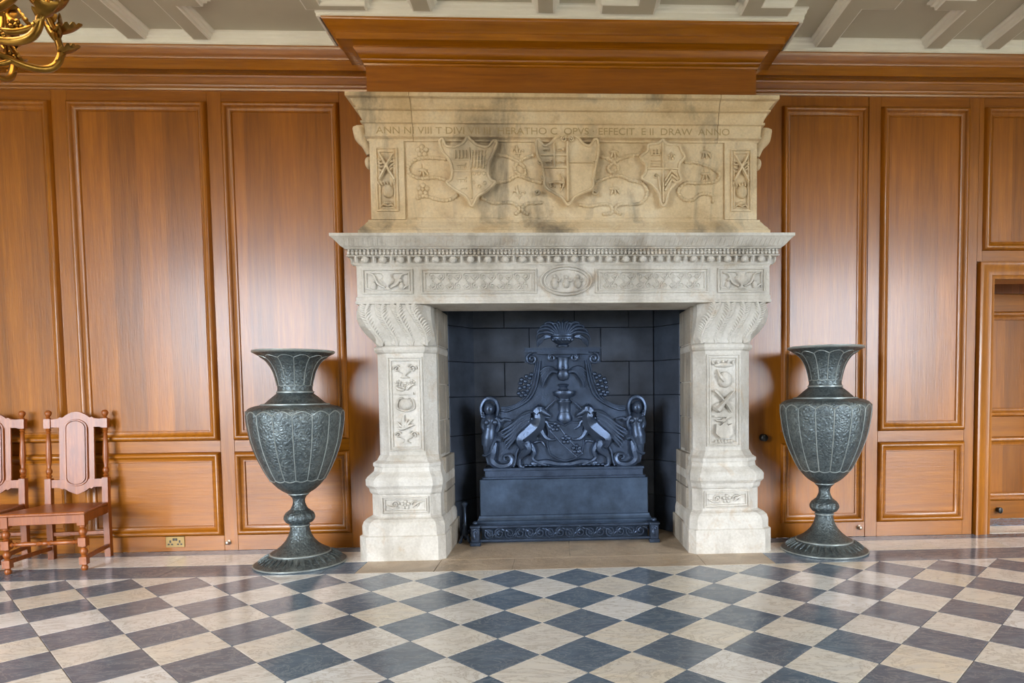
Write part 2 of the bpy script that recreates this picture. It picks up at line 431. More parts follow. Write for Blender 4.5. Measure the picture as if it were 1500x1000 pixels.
def bay(cols, stiles, xa, xb, parent):
    """cols: panel x-ranges; stiles: x-ranges; rails run between stiles"""
    for s in stiles: member(s[0], s[1], 0, WT, parent, OAK, 'stile')
    for c in cols:
        member(c[0], c[1], 0, Z1, parent, OAK_X, 'rail'); member(c[0], c[1], Z2, Z3, parent, OAK_X, 'rail'); member(c[0], c[1], Z4, WT, parent, OAK_X, 'rail')
        panel(c[0], c[1], Z1, Z2, parent, horiz=True); panel(c[0], c[1], Z3, Z4, parent)
cl = [(-6.09, -5.04), (-4.93, -3.89), (-3.775, -2.73), (-2.622, -1.725)]
st = [(-6.20, -6.09), (-5.04, -4.93), (-3.89, -3.775), (-2.73, -2.622), (-1.725, -1.40)]
bay(cl, st, -6.2, -1.4, wall)
bay([(2.585, 3.318)], [(2.485, 2.585), (3.318, 3.402)], 2.48, 3.4, wall)
# over the doorway
member(3.402, 3.445, 2.262, WT, wall, OAK, 'stile'); member(4.86, 4.95, 0, WT, wall, OAK, 'stile')
member(3.445, 4.86, 2.262, 2.352, wall, OAK_X, 'rail'); member(3.445, 4.86, 3.50, WT, wall, OAK_X, 'rail')
panel(3.445, 4.86, 2.352, 3.50, wall)
bay([(4.95, 6.1)], [(6.1, 6.2)], 4.95, 6.2, wall)
# cornice of the wall (left run, right run) and its white plaster edge
CORN = [(0.0, 3.575), (0.018, 3.575), (0.022, 3.588), (0.014, 3.592), (0.026, 3.600), (0.030, 3.612), (0.022, 3.616), (0.036, 3.626), (0.046, 3.640), (0.060, 3.652), (0.056, 3.657), (0.064, 3.668),
        (0.150, 3.668), (0.155, 3.664), (0.160, 3.664), (0.160, 3.735), (0.172, 3.738), (0.176, 3.750), (0.186, 3.754), (0.196, 3.768), (0.212, 3.784), (0.220, 3.796), (0.222, 3.812), (0.0, 3.812)]
def run(xa, xb, prof, name, mat, parent, Y=0.0, smooth=True):
    return MB().sweep([(xa, Y), (xb, Y)], prof, XY).build(name, mat, parent, smooth=smooth)
run(-8.2, -1.395, CORN, 'cornice', OAK_C, wall); run(1.435, 8.2, CORN, 'cornice', OAK_C, wall)

# jib door beside the fireplace
door = MB().box(1.40, 2.481, 0.001, 0.03, 0.004, WT).build('door_1', OAK); door['kind'] = 'structure'
panel(1.772, 2.472, Z1, Z2, door, Y=0.0, horiz=True); panel(1.772, 2.472, Z3, Z4, door, Y=0.0)
kb = MB().lathe([(0.030, 0), (0.030, 0.006), (0.012, 0.010), (0.010, 0.028), (0.022, 0.036), (0.030, 0.048), (0.028, 0.060), (0.014, 0.068)], seg=20)
kb.v = [(1.62 + x, -z, 0.84 + y) for x, y, z in kb.v]
kb.build('door_knob', BLACK, door, smooth=True)['label'] = 'round black door knob'

# doorway surround at the right and the passage beyond
ARCH = [(0.0, -0.03), (0.0, 0.036), (-0.012, 0.040), (-0.030, 0.036), (-0.040, 0.026), (-0.085, 0.020), (-0.105, 0.022), (-0.112, 0.014), (-0.135, 0.012), (-0.135, -0.25), (-0.12, -0.25)]
tr = MB().sweep([(3.415, 0.0), (3.415, 2.255), (4.855, 2.255), (4.855, 0.0)], [(-o, h) for o, h in ARCH], XZ(0.0))
trim = tr.build('trim_1', OAK, smooth=True); trim['kind'] = 'structure'
wp = MB().box(3.2, 6.2, 0.66, 0.8, 0, 3.0); wp.box(3.3, 3.42, 0.25, 0.66, 0, 3.0); wp.box(3.2, 6.2, 0.25, 0.80, 2.9, 3.1)
wpass = wp.build('wall_passage', OAK); wpass['kind'] = 'structure'
def far_panel(x0, x1, z0, z1):
    panel(x0, x1, z0, z1, wpass, Y=0.63)
for x0, x1 in ((3.36, 4.52), (4.60, 5.7)):
    far_panel(x0, x1, 0.96, 1.93); far_panel(x0, x1, 0.17, 0.77)
    member(x0, x1, 0.0, 0.17, wpass, OAK_X, 'rail', Y=0.63); member(x0, x1, 0.77, 0.96, wpass, OAK_X, 'rail', Y=0.63)
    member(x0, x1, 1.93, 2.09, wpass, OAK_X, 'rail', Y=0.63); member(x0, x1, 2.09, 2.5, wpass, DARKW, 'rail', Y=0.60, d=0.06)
member(4.52, 4.60, 0, 2.09, wpass, OAK, 'stile', Y=0.63)
ds = MB().lathe([(0.018, 0), (0.018, 0.03), (0.022, 0.032), (0.022, 0.05), (0.012, 0.055)], seg=14); ds.v = [(4.055 + x, 0.628 - z, 0.085 + y * 1.3) for x, y, z in ds.v]
tag(ds.build('door_stop', BLACK, None, smooth=True), 'black rubber door stop on the passage skirting through the doorway', 'door stop')

# ================================================================== CHIMNEY BREAST
br = MB().box(-1.405, 1.445, -0.38, 0.03, 3.395, 3.83)
breast = br.build('wall_breast', OAK_X); breast['kind'] = 'structure'
BC = [(0.0, 3.592), (0.010, 3.594), (0.014, 3.606), (0.006, 3.610), (0.022, 3.620), (0.028, 3.632), (0.020, 3.636), (0.040, 3.650), (0.056, 3.672), (0.070, 3.690), (0.066, 3.696), (0.074, 3.704), (0.150, 3.704), (0.158, 3.700),
      (0.160, 3.742), (0.172, 3.746), (0.176, 3.756), (0.190, 3.762), (0.205, 3.778), (0.225, 3.792), (0.232, 3.800), (0.234, 3.812), (0.0, 3.812)]
MB().sweep([(-1.405, 0.0), (-1.405, -0.38), (1.445, -0.38), (1.445, 0.0)], BC, XY).build('cornice', OAK_C, breast, smooth=True)

# ================================================================== CEILING
CF, CR = 3.905, 3.835                              # coffer field, rib underside
ceil = MB().box(-8.2, 8.2, BACK_Y - 0.3, 0.25, CF, 4.2).build('ceiling', PLASTER); ceil['kind'] = 'structure'
RIBP = [(0.0, CF + 0.01), (0.045, CF + 0.01), (0.045, CF - 0.012), (0.030, CF - 0.020), (0.028, CF - 0.034), (0.012, CF - 0.044), (0.010, CR + 0.004), (0.0, CR)]
def rib(x0, x1, y0, y1):
    """flat band with stepped white edges; x0..x1,y0..y1 is its flat underside"""
    o = MB().box(x0, x1, y0, y1, CR, CF + 0.02).build('rib', PLASTER, ceil)
    MB().sweep([(x0, y1), (x0, y0), (x1, y0), (x1, y1)], [(max(0, a), h) for a, h in RIBP], XY, closed=True).build('rib_moulding', PLASTER_W, o, smooth=False)
    return o
for x0, x1 in ((-5.3, -5.19), (-4.25, -4.14), (-3.146, -3.034), (1.955, 2.070), (2.812, 2.932), (3.282, 3.388), (4.35, 4.46)): rib(x0, x1, -6.5, -0.245)
rib(-2.678, -2.575, -0.66, -0.245); rib(-2.678, -2.41, -0.78, -0.66); rib(-2.52, -2.41, -6.5, -0.78)      # jogging band
rib(-1.000, -0.890, -6.5, -0.640); rib(-0.152, -0.052, -6.5, -0.640)
rib(0.285, 0.640, -0.735, -0.640); rib(0.53, 0.640, -6.5, -0.735)
rib(1.262, 1.585, -0.735, -0.640); rib(1.262, 1.37, -6.5, -0.735)
rib(-1.72, -1.326, -0.685, -0.640); rib(-1.72, -1.62, -6.5, -0.685)
rib(-1.62, -1.326, -1.6, -1.4); rib(2.07, 2.30, -0.85, -0.74); rib(2.60, 2.812, -0.85, -0.74)
EDGE = [(0.0, CF + 0.01), (0.046, CF + 0.01), (0.046, CF - 0.012), (0.036, CF - 0.020), (0.035, CF - 0.036), (0.024, CF - 0.044), (0.022, CR - 0.002), (0.016, CR - 0.008), (0.016, 3.811), (0.0, 3.811)]
MB().sweep([(-8.2, -0.20), (-1.655, -0.20), (-1.655, -0.592), (1.695, -0.592), (1.695, -0.20), (8.2, -0.20)], EDGE, XY).build('ceiling_edge_moulding', PLASTER_W, ceil, smooth=False)
MB().sweep([(-8.2, 0.0), (-1.405, 0.0), (-1.405, -0.38), (1.445, -0.38), (1.445, 0.0), (8.2, 0.0)], [(0, 3.811), (0.2, 3.811), (0.2, CF + 0.01), (0, CF + 0.01)], XY).build('ceiling_edge', PLASTER_W, ceil)

# ================================================================== REST OF THE ROOM (outside the frame)
def simple_wall(name, mb, mat):
    o = mb.build(name, mat); o['kind'] = 'structure'; return o
simple_wall('wall_left', MB().box(-8.35, -8.2, BACK_Y - 0.3, 0.25, 0, 4.1), PLASTER)
simple_wall('wall_right', MB().box(8.2, 8.35, BACK_Y - 0.3, 0.25, 0, 4.1), PLASTER)
wf = MB(); xs = [-8.2] + [v for wdw in WINDOWS for v in wdw] + [8.2]
for k in range(0, len(xs), 2): wf.box(xs[k], xs[k + 1], BACK_Y - 0.3, BACK_Y, 0, 4.1)
for a, b in WINDOWS: wf.box(a, b, BACK_Y - 0.3, BACK_Y, 0, WIN_Z[0]); wf.box(a, b, BACK_Y - 0.3, BACK_Y, WIN_Z[1], 4.1)
simple_wall('wall_front', wf, PLASTER)
for k, (a, b) in enumerate(WINDOWS):
    g = MB(); n = 4
    for i in range(n + 1): x = a + (b - a) * i / n; g.box(x - 0.03, x + 0.03, BACK_Y - 0.2, BACK_Y - 0.12, *WIN_Z)
    for i in range(4): z = WIN_Z[0] + (WIN_Z[1] - WIN_Z[0]) * i / 3; g.box(a, b, BACK_Y - 0.2, BACK_Y - 0.12, z - 0.025, z + 0.025)
    simple_wall('window_%d' % (k + 1), g, STONE_L)

# ================================================================== STONE FIREPLACE
fp = empty('fireplace', (0, -0.2, 0))
tag(fp, 'carved pale stone fireplace with heraldic overmantel and panelled jambs', 'fireplace')
def fpb(mb, name, mat, parent=None, **kw):
    if name.startswith('carved') and name != 'carved_cord' or name in ('fleur_de_lis', 'leaf_badge', 'shield_charges'):            # deeper carving: scale the relief about its ground
        ys = max(v[1] for v in mb.v) - 0.010
        mb.v = [(x, ys + (y - ys) * (2.0 if name[0] != 'c' else 1.7), z) for x, y, z in mb.v]
    o = mb.build(name, mat, None, **kw)
    p = parent or fp
    o.parent = p
    o.matrix_parent_inverse = Matrix.Translation((0, 0.2, 0)) if p is fp else Matrix.Identity(4)
    return o
FRAME = [(0.0, 0.0), (0.0, 0.014), (0.009, 0.018), (0.013, 0.005), (0.019, 0.005), (0.023, 0.013), (0.030, 0.013), (0.036, -0.004), (0.0, -0.004)]
def stone_frame(x0, x1, z0, z1, Y, parent, mat, s=1.0):
    return fpb(MB().sweep(rect_path(x0, x1, z0, z1), [(a * s, h) for a, h in FRAME], XZ(Y), closed=True), 'panel_border', mat, parent)

# ---- carving vocabulary (all real relief, x/z drawn on a plane Y)
def leaf(mb, x, z, ang, L, W, Y, d=0.010):
    c, s = math.cos(ang), math.sin(ang); pts = []; rad = []
    for i in range(7):
        t = i / 6; bend = 0.18 * L * math.sin(t * PI * 0.8)
        pts.append((x + c * L * t - s * bend, Y, z + s * L * t + c * bend)); rad.append(max(0.0012, W * math.sin(PI * min(1, 0.12 + t * 0.88)) * 0.5))
    mb.tube(pts, rad, 6, flat=d / max(W * 0.5, 1e-4) if d < W * 0.5 else 1.0)
def scroll(mb, x, z, r, a0, turns, Y, w=0.006): mb.tube(spiral(x, z, r, r * 0.18, a0, turns, Y, 16), lerp_list([w, w * 0.8, w * 1.3], 17), 5)
def urn_relief(mb, x, z, w, h, Y, d=0.014):
    prof = [(0.30, 0), (0.32, 0.06), (0.10, 0.14), (0.10, 0.26), (0.40, 0.42), (0.50, 0.62), (0.42, 0.74), (0.30, 0.82), (0.46, 0.94), (0.46, 1.0)]
    n = len(prof); v = []
    for r, t in prof:
        for k in range(7):
            a = PI * k / 6; v.append((x - r * w * math.cos(a), Y - d * math.sin(a), z + t * h))
    mb.add(v, [(i * 7 + k, i * 7 + k + 1, (i + 1) * 7 + k + 1, (i + 1) * 7 + k) for i in range(n - 1) for k in range(6)])
def flower(mb, x, z, r, Y, n=5, d=0.010):
    for k in range(n):
        a = 2 * PI * k / n + PI / 2; mb.ball((x + 0.62 * r * math.cos(a), Y, z + 0.62 * r * math.sin(a)), 0.40 * r, d, 0.40 * r, 8, 6)
    mb.ball((x, Y, z), 0.30 * r, d * 1.3, 0.30 * r, 8, 6)
def candelabra(mb, cx, z0, z1, w, Y, rnd):
    """stacked urns, leaves and scrolls, mirrored about cx"""
    z = z0 + 0.02; k = 0
    while z < z1 - 0.06:
        h = min(rnd.uniform(0.10, 0.15), z1 - z)
        typ = k % 4
        if typ == 0:
            urn_relief(mb, cx, z, w * 0.62, h * 0.85, Y)
            for s in (-1, 1): scroll(mb, cx + s * w * 0.34, z + h * 0.55, h * 0.24, PI / 2 * (1 - s), s * 1.3, Y - 0.003)
        elif typ == 1:
            for s in (-1, 1):
                for a, L in ((0.25, 0.42), (0.8, 0.50), (1.25, 0.42)): leaf(mb, cx, z, PI / 2 + s * (PI / 2 - a), L * w, 0.026, Y - 0.003)
            leaf(mb, cx, z, PI / 2, h * 0.8, 0.03, Y - 0.003)
        elif typ == 2:
            mb.ball((cx, Y, z + h * 0.45), w * 0.30, 0.016, h * 0.36, 10, 8)
            for s in (-1, 1):
                stube(mb, [(cx, Y - 0.003, z), (cx + s * w * 0.36, Y - 0.003, z + h * 0.2), (cx + s * w * 0.30, Y - 0.003, z + h * 0.75), (cx + s * w * 0.14, Y - 0.003, z + h * 0.85)], [0.008, 0.007, 0.005, 0.008], sides=5)
        else:
            mb.box(cx - w * 0.36, cx + w * 0.36, Y - 0.012, Y + 0.004, z + h * 0.05, z + h * 0.18)
            for s in (-1, 1):
                leaf(mb, cx + s * 0.01, z + h * 0.3, PI / 2 - s * 1.0, w * 0.42, 0.028, Y - 0.003); flower(mb, cx + s * w * 0.30, z + h * 0.72, h * 0.20, Y)
            flower(mb, cx, z + h * 0.55, h * 0.24, Y)
        z += h; k += 1

# ---- jambs.  level = (z, outer x, inner x, front y, outer cant, inner cant), drawn for the left one
LV = [(0.000, -1.540, -0.905, -0.470, 0.062, 0.048), (0.178, -1.540, -0.905, -0.470, 0.062, 0.048), (0.186, -1.526, -0.914, -0.456, 0.066, 0.052),
      (0.250, -1.526, -0.914, -0.456, 0.066, 0.052), (0.280, -1.518, -0.920, -0.448, 0.070, 0.056), (0.300, -1.498, -0.932, -0.430, 0.074, 0.060), (0.308, -1.476, -0.944, -0.412, 0.078, 0.064),
      (0.318, -1.464, -0.950, -0.402, 0.08, 0.066), (0.480, -1.464, -0.950, -0.402, 0.08, 0.066), (0.486, -1.472, -0.944, -0.410, 0.08, 0.064), (0.500, -1.478, -0.940, -0.416, 0.08, 0.064),
      (0.524, -1.482, -0.936, -0.420, 0.08, 0.064), (0.548, -1.500, -0.928, -0.436, 0.08, 0.064), (0.592, -1.502, -0.926, -0.438, 0.082, 0.064), (0.612, -1.490, -0.932, -0.428, 0.082, 0.066),
      (0.650, -1.452, -0.948, -0.392, 0.084, 0.070), (0.680, -1.448, -0.952, -0.386, 0.084, 0.072), (0.690, -1.456, -0.948, -0.392, 0.084, 0.072), (0.712, -1.456, -0.948, -0.392, 0.084, 0.072),
      (0.730, -1.432, -0.962, -0.368, 0.086, 0.076), (0.762, -1.420, -0.970, -0.346, 0.088, 0.080), (0.770, -1.416, -0.974, -0.338, 0.088, 0.080),
      (1.530, -1.416, -0.974, -0.338, 0.088, 0.080), (1.540, -1.428, -0.966, -0.350, 0.088, 0.080), (1.556, -1.436, -0.962, -0.358, 0.088, 0.080), (1.574, -1.436, -0.962, -0.358, 0.088, 0.080), (1.586, -1.424, -0.968, -0.346, 0.088, 0.080)]
CAP = [(1.588, -1.420, -0.972, -0.342), (1.610, -1.428, -0.972, -0.348), (1.640, -1.452, -0.974, -0.362), (1.680, -1.490, -0.978, -0.384), (1.730, -1.522, -0.984, -0.406),
       (1.790, -1.538, -0.990, -0.422), (1.840, -1.536, -0.992, -0.424), (1.876, -1.528, -0.990, -0.418), (1.882, -1.528, -0.990, -0.418)]
def loft(levels):
    mb = MB(); v = []
    for (z, xo, xi, yf, co, ci) in levels:
        v += [(xo, 0.0, z), (xo, yf + co, z), (xo + co, yf, z), (xi - ci, yf, z), (xi, yf + ci, z), (xi, 0.20, z), (xo + 0.25, 0.20, z)]
    n = 7; f = [(i * n + k, i * n + (k + 1) % n, (i + 1) * n + (k + 1) % n, (i + 1) * n + k) for i in range(len(levels) - 1) for k in range(n)]
    f += [tuple(range(n))[::-1], tuple(range((len(levels) - 1) * n, len(levels) * n))]
    return mb.add(v, f)
def mir(mb, s, cx=0.008): return mb if s < 0 else mb.mirror_x(cx)
CX = 0.008
for s in (-1, 1):
    base_lv = [l for l in LV if l[0] <= 0.770]; shaft_lv = [l for l in LV if 0.770 <= l[0] <= 1.531]; neck_lv = [l for l in LV if l[0] >= 1.530]
    jb = fpb(mir(loft(base_lv), s), 'jamb_base', STONE_L)
    js = fpb(mir(loft(shaft_lv), s), 'jamb_shaft', STONE_L)
    jn = fpb(mir(loft(neck_lv), s), 'jamb_necking', STONE_L)
    jc = fpb(mir(loft([(z, xo, xi, yf, 0.088, 0.080) for z, xo, xi, yf in CAP]), s), 'jamb_capital', STONE_L)
    xm = lambda x: x if s < 0 else 2 * CX - x
    xs2 = lambda a, b: (a, b) if s < 0 else (2 * CX - b, 2 * CX - a)
    # sunk panel of the shaft, with its candelabra carving
    x0, x1 = xs2(-1.322, -1.064); stone_frame(x0, x1, 0.80, 1.505, -0.338, js, STONE_L)
    mb = MB(); rr = random.Random(3 if s < 0 else 11)
    if s < 0:
        candelabra(mb, (x0 + x1) / 2, 0.84, 1.47, 0.17, -0.338, rr)
    else:
        c = (x0 + x1) / 2; Y = -0.338
        for k in range(5): leaf(mb, c - 0.07 + 0.035 * k, 1.425, PI / 2 + (2 - k) * 0.25, 0.04, 0.018, Y - 0.002)       # basket of fruit
        mb.ball((c, Y, 1.42), 0.075, 0.012, 0.018); mb.ball((c + 0.01, Y, 1.31), 0.055, 0.022, 0.062, 14, 10)           # shield and crossed tools
        stube(mb, [(c - 0.05, Y - 0.004, 1.39), (c - 0.035, Y - 0.008, 1.34), (c, Y - 0.012, 1.30)], [0.006, 0.016, 0.02], sides=6)
        stube(mb, [(c + 0.075, Y - 0.004, 1.22), (c, Y - 0.01, 1.14), (c - 0.055, Y - 0.006, 1.08)], [0.008, 0.018, 0.03], sides=7)
        stube(mb, [(c - 0.07, Y - 0.004, 1.23), (c, Y - 0.01, 1.15), (c + 0.06, Y - 0.006, 1.06)], [0.014, 0.009, 0.006], sides=6)
        mb.ball((c - 0.04, Y, 1.10), 0.045, 0.02, 0.04, 12, 8)
        mb.box(c - 0.075, c + 0.075, Y - 0.010, Y, 1.025, 1.037); mb.ball((c, Y, 1.0), 0.02, 0.012, 0.02)
        for t in (-1, 1): leaf(mb, c, 1.0, PI / 2 - t * 1.3, 0.075, 0.022, Y - 0.003)
        mb.prism([(c - 0.06, 0.975), (c - 0.065, 0.90), (c - 0.03, 0.865), (c + 0.03, 0.865), (c + 0.065, 0.90), (c + 0.06, 0.975), (c + 0.03, 0.96), (c, 0.985), (c - 0.03, 0.96)], -0.016, 0.0, lambda u, v, a: (u, Y + a, v))
        for k in range(6): mb.ball((c - 0.06 + 0.024 * k, Y, 0.838), 0.014, 0.010, 0.016, 8, 6)
    fpb(mb, 'carved_ornament', STONE_L, js, smooth=True)
    # pedestal panel
    x0, x1 = xs2(-1.372, -1.028); stone_frame(x0, x1, 0.338, 0.468, -0.402, jb, STONE_L, 0.8)
    mb = MB(); c = (x0 + x1) / 2; flower(mb, c, 0.405, 0.036, -0.402)
    for t in (-1, 1):
        scroll(mb, c + t * 0.075, 0.408, 0.030, PI / 2 * (1 + t), -t * 1.4, -0.404); leaf(mb, c + t * 0.05, 0.385, PI / 2 - t * 1.2, 0.10, 0.022, -0.404)
    fpb(mb, 'carved_ornament', STONE_L, jb, smooth=True)
    # acanthus fronds curling up the capital
    mb = MB()
    for k in range(4):
        t0 = k / 3.0
        cen = []
        for z, xo, xi, yf in CAP[:-1]:
            u = (z - 1.588) / 0.294; xx_ = (xo + 0.088) * (1 - t0) + (xi - 0.08) * t0
            cen.append((xx_ + 0.05 * (u - 0.5) * (1 - 2 * t0) + 0.02 * math.sin(u * 5), yf - 0.002, z))
        mb.tube(cen, lerp_list([0.014, 0.012, 0.009], len(cen)), 5)
        for (px_, py_, pz_) in smoothpath(cen, 3)[1:-1]:
            for t in (-1, 1): leaf(mb, px_, pz_, PI / 2 - t * 0.9, 0.055, 0.020, py_ - 0.002, 0.012)
    fpb(mir(mb, s, CX), 'acanthus_carving', STONE_L, jc, smooth=True)
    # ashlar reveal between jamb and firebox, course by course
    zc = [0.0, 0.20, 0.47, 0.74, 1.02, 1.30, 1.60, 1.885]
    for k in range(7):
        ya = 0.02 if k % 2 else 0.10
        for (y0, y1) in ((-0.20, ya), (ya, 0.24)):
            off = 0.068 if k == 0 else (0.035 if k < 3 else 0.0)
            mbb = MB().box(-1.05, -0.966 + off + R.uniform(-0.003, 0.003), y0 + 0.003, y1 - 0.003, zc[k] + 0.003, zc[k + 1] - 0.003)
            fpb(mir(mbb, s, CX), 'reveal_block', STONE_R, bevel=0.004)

# ---- lintel
LX0, LX1, LY = -1.503, 1.537, -0.42
lint = fpb(MB().box(LX0, LX1, LY, 0.0, 1.884, 2.165), 'lintel', STONE_L)
fpb(MB().sweep([(LX0, 0), (LX0, LY), (LX1, LY), (LX1, 0)], [(0, 1.884), (0.010, 1.884), (0.012, 1.898), (0.006, 1.908), (0.006, 1.93), (0.0, 1.94)], XY), 'lintel_bead', STONE_L, lint)
for x0, x1 in ((-1.46, -1.10), (1.145, 1.50)):
    stone_frame(x0, x1, 1.955, 2.135, LY, lint, STONE_L)
    mb = MB(); c = (x0 + x1) / 2; Y = LY
    urn_relief(mb, c, 1.985, 0.10, 0.12, Y)
    for t in (-1, 1):
        stube(mb, [(c + t * 0.02, Y - 0.004, 2.0), (c + t * 0.07, Y - 0.004, 2.03), (c + t * 0.10, Y - 0.004, 2.09), (c + t * 0.14, Y - 0.004, 2.10)], [0.007, 0.01, 0.008, 0.004], sides=6)
        mb.ball((c + t * 0.10, Y, 2.01), 0.022, 0.016, 0.03, 10, 8); mb.ball((c + t * 0.095, Y - 0.004, 2.05), 0.012, 0.012, 0.014, 8, 6)
        leaf(mb, c + t * 0.11, 1.99, PI / 2 - t * 1.2, 0.06, 0.02, Y - 0.003)
    fpb(mb, 'carved_ornament', STONE_L, lint, smooth=True)
for x0, x1, fl_ in ((-1.04, -0.20, 1), (0.235, 1.075, -1)):
    stone_frame(x0, x1, 1.955, 2.135, LY, lint, STONE_L)
    mb = MB(); n = 12; dx = (x1 - x0 - 0.10) / n
    for k in range(n):
        cx = x0 + 0.05 + dx * (k + 0.5)
        for row, zz in ((0, 2.012), (1, 2.080)):
            t = 1 if (k + row) % 2 else -1
            scroll(mb, cx, zz, 0.030, PI / 2, t * 1.5, LY - 0.002, 0.0055)
            leaf(mb, cx - dx / 2, zz, PI / 4 * t, 0.045, 0.014, LY - 0.002, 0.007)
        stube(mb, [(cx - dx / 2, LY - 0.002, 1.990), (cx, LY - 0.003, 2.046), (cx + dx / 2, LY - 0.002, 2.104)] if k % 2 else [(cx - dx / 2, LY - 0.002, 2.104), (cx, LY - 0.003, 2.046), (cx + dx / 2, LY - 0.002, 1.990)], 0.005, n=3, sides=5)
    fpb(mb, 'carved_arabesque', STONE_L, lint, smooth=True)
# oval medallion
mb = MB(); oc = 0.018; oz = 2.045
ovp = lambda k, a, b: (oc + a * math.cos(k), oz + b * math.sin(k))
fpb(MB().prism([ovp(2 * PI * k / 40, 0.185, 0.105) for k in range(40)], -0.012, 0.0, lambda u, v, a: (u, LY + a, v)), 'medallion', STONE_L, lint)
for a_, b_ in ((0.185, 0.105), (0.160, 0.085)): mb.tube([(ovp(2 * PI * k / 40, a_, b_)[0], LY - 0.013, ovp(2 * PI * k / 40, a_, b_)[1]) for k in range(41)], 0.006, 6)
for cx, hh in ((-0.085, 0.10), (0.0, 0.085), (0.085, 0.09)):
    mb.ball((oc + cx, LY - 0.012, oz - 0.02), 0.026, 0.016, hh * 0.42, 10, 8); mb.ball((oc + cx, LY - 0.014, oz + hh * 0.32), 0.014, 0.012, 0.016, 10, 8)
    stube(mb, [(oc + cx, LY - 0.014, oz + 0.01), (oc + cx + 0.03, LY - 0.016, oz - 0.005), (oc + cx + 0.04, LY - 0.014, oz + 0.02)], [0.008, 0.007, 0.005], sides=6)
fpb(mb, 'carved_figures', STONE_L, lint, smooth=True)

# ---- mantel shelf mouldings
SH = [(0.0, 2.150), (0.006, 2.160), (0.012, 2.166), (0.014, 2.176), (0.014, 2.180), (0.012, 2.184), (0.014, 2.214), (0.054, 2.218), (0.058, 2.224), (0.046, 2.228), (0.046, 2.266), (0.066, 2.270), (0.066, 2.276), (0.074, 2.278), (0.086, 2.286), (0.098, 2.300), (0.120, 2.324), (0.134, 2.338), (0.142, 2.342), (0.142, 2.362), (0.0, 2.372)]
shelf = fpb(MB().sweep([(LX0, 0), (LX0, LY), (LX1, LY), (LX1, 0)], SH, XY), 'mantel_shelf', STONE_L)
fpb(MB().box(LX0, LX1, LY, 0, 2.15, 2.370), 'shelf_core', STONE_L, shelf)
eg = MB().ball((0, 0, 0), 0.026, 0.020, 0.027, 10, 8).v
me_e = MB().ball((0, 0, 0), 0.027, 0.024, 0.026, 10, 8).build('egg', STONE_L, None, smooth='all')
me_d = MB().tube([(0, 0, 0.024), (0, -0.004, 0.0), (0, 0, -0.024)], [0.013, 0.009, 0.002], 6).build('dart', STONE_L, None, smooth=True)
first = [True, True]
def inst(proto, k, loc, rz=0):
    o = proto if first[k] else proto.copy()
    if not first[k]: COL.objects.link(o)
    first[k] = False; o.parent = shelf; o.location = loc; o.rotation_euler = (0, 0, rz)
ne = 24; ex0, ex1 = LX0 + 0.01, LX1 - 0.01; dxe = (ex1 - ex0) / ne
for k in range(ne):
    inst(me_e, 0, (ex0 + dxe * (k + 0.5), LY - 0.036, 2.198))
for k in range(ne + 1):
    inst(me_d, 1, (ex0 + dxe * k, LY - 0.038, 2.198))
for sx, xx_ in ((-1, LX0), (1, LX1)):
    for k in range(3):
        inst(me_e, 0, (xx_ + sx * 0.036, LY + 0.07 + 0.127 * k, 2.198), PI / 2)
        inst(me_d, 1, (xx_ + sx * 0.038, LY + 0.005 + 0.127 * k, 2.198), PI / 2)
beads = MB()
nb = 112
for k in range(nb):
    x = LX0 - 0.05 + (LX1 - LX0 + 0.10) * (k + 0.5) / nb
    beads.box(x - 0.0085, x + 0.0085, LY - 0.066, LY - 0.054, 2.228, 2.246); beads.ball((x, LY - 0.058, 2.258), 0.010, 0.010, 0.009, 6, 4)
fpb(beads, 'dentil_row', STONE_L, shelf, kind='stuff')
fl2 = MB()
for k in range(96):                                       # shallow fluting under the shelf edge
    x = LX0 - 0.08 + (LX1 - LX0 + 0.16) * (k + 0.5) / 96
    fl2.tube([(x, LY - 0.084, 2.286), (x + 0.008, LY - 0.106, 2.310), (x + 0.014, LY - 0.126, 2.332)], [0.006, 0.008, 0.006], 5)
fpb(fl2, 'fluting', STONE_L, shelf, kind='stuff', smooth=True)

# ---- overmantel
OX0, OX1, OY = -1.413, 1.470, -0.30
ovm = fpb(MB().box(OX0, OX1, OY, 0.0, 2.36, 3.38), 'overmantel', STONE_U)
OB = [(0.0, 2.366), (0.084, 2.366), (0.084, 2.425), (0.076, 2.432), (0.070, 2.445), (0.048, 2.470), (0.034, 2.492), (0.026, 2.500), (0.022, 2.515), (0.0, 2.520)]
fpb(MB().sweep([(OX0, 0), (OX0, OY), (OX1, OY), (OX1, 0)], OB, XY), 'overmantel_base', STONE_U, ovm)
OT = [(0.0, 3.086), (0.016, 3.088), (0.016, 3.100), (0.006, 3.104), (0.010, 3.108), (0.034, 3.116), (0.034, 3.124), (0.026, 3.128), (0.030, 3.205), (0.052, 3.208), (0.052, 3.222), (0.042, 3.226), (0.044, 3.236), (0.056, 3.262), (0.066, 3.284), (0.062, 3.288), (0.084, 3.292),
      (0.084, 3.303), (0.072, 3.307), (0.080, 3.322), (0.098, 3.344), (0.110, 3.354), (0.104, 3.358), (0.134, 3.362), (0.134, 3.388), (0.0, 3.394)]
otop = fpb(MB().sweep([(-1.092, OY), (1.168, OY)], OT, XY), 'overmantel_cornice', STONE_U, ovm)          # three stones, open joints between
fpb(MB().sweep([(OX0, 0), (OX0, OY), (-1.096, OY)], OT, XY), 'overmantel_cornice', STONE_U, ovm); fpb(MB().sweep([(1.172, OY), (OX1, OY), (OX1, 0)], OT, XY), 'overmantel_cornice', STONE_U, ovm)
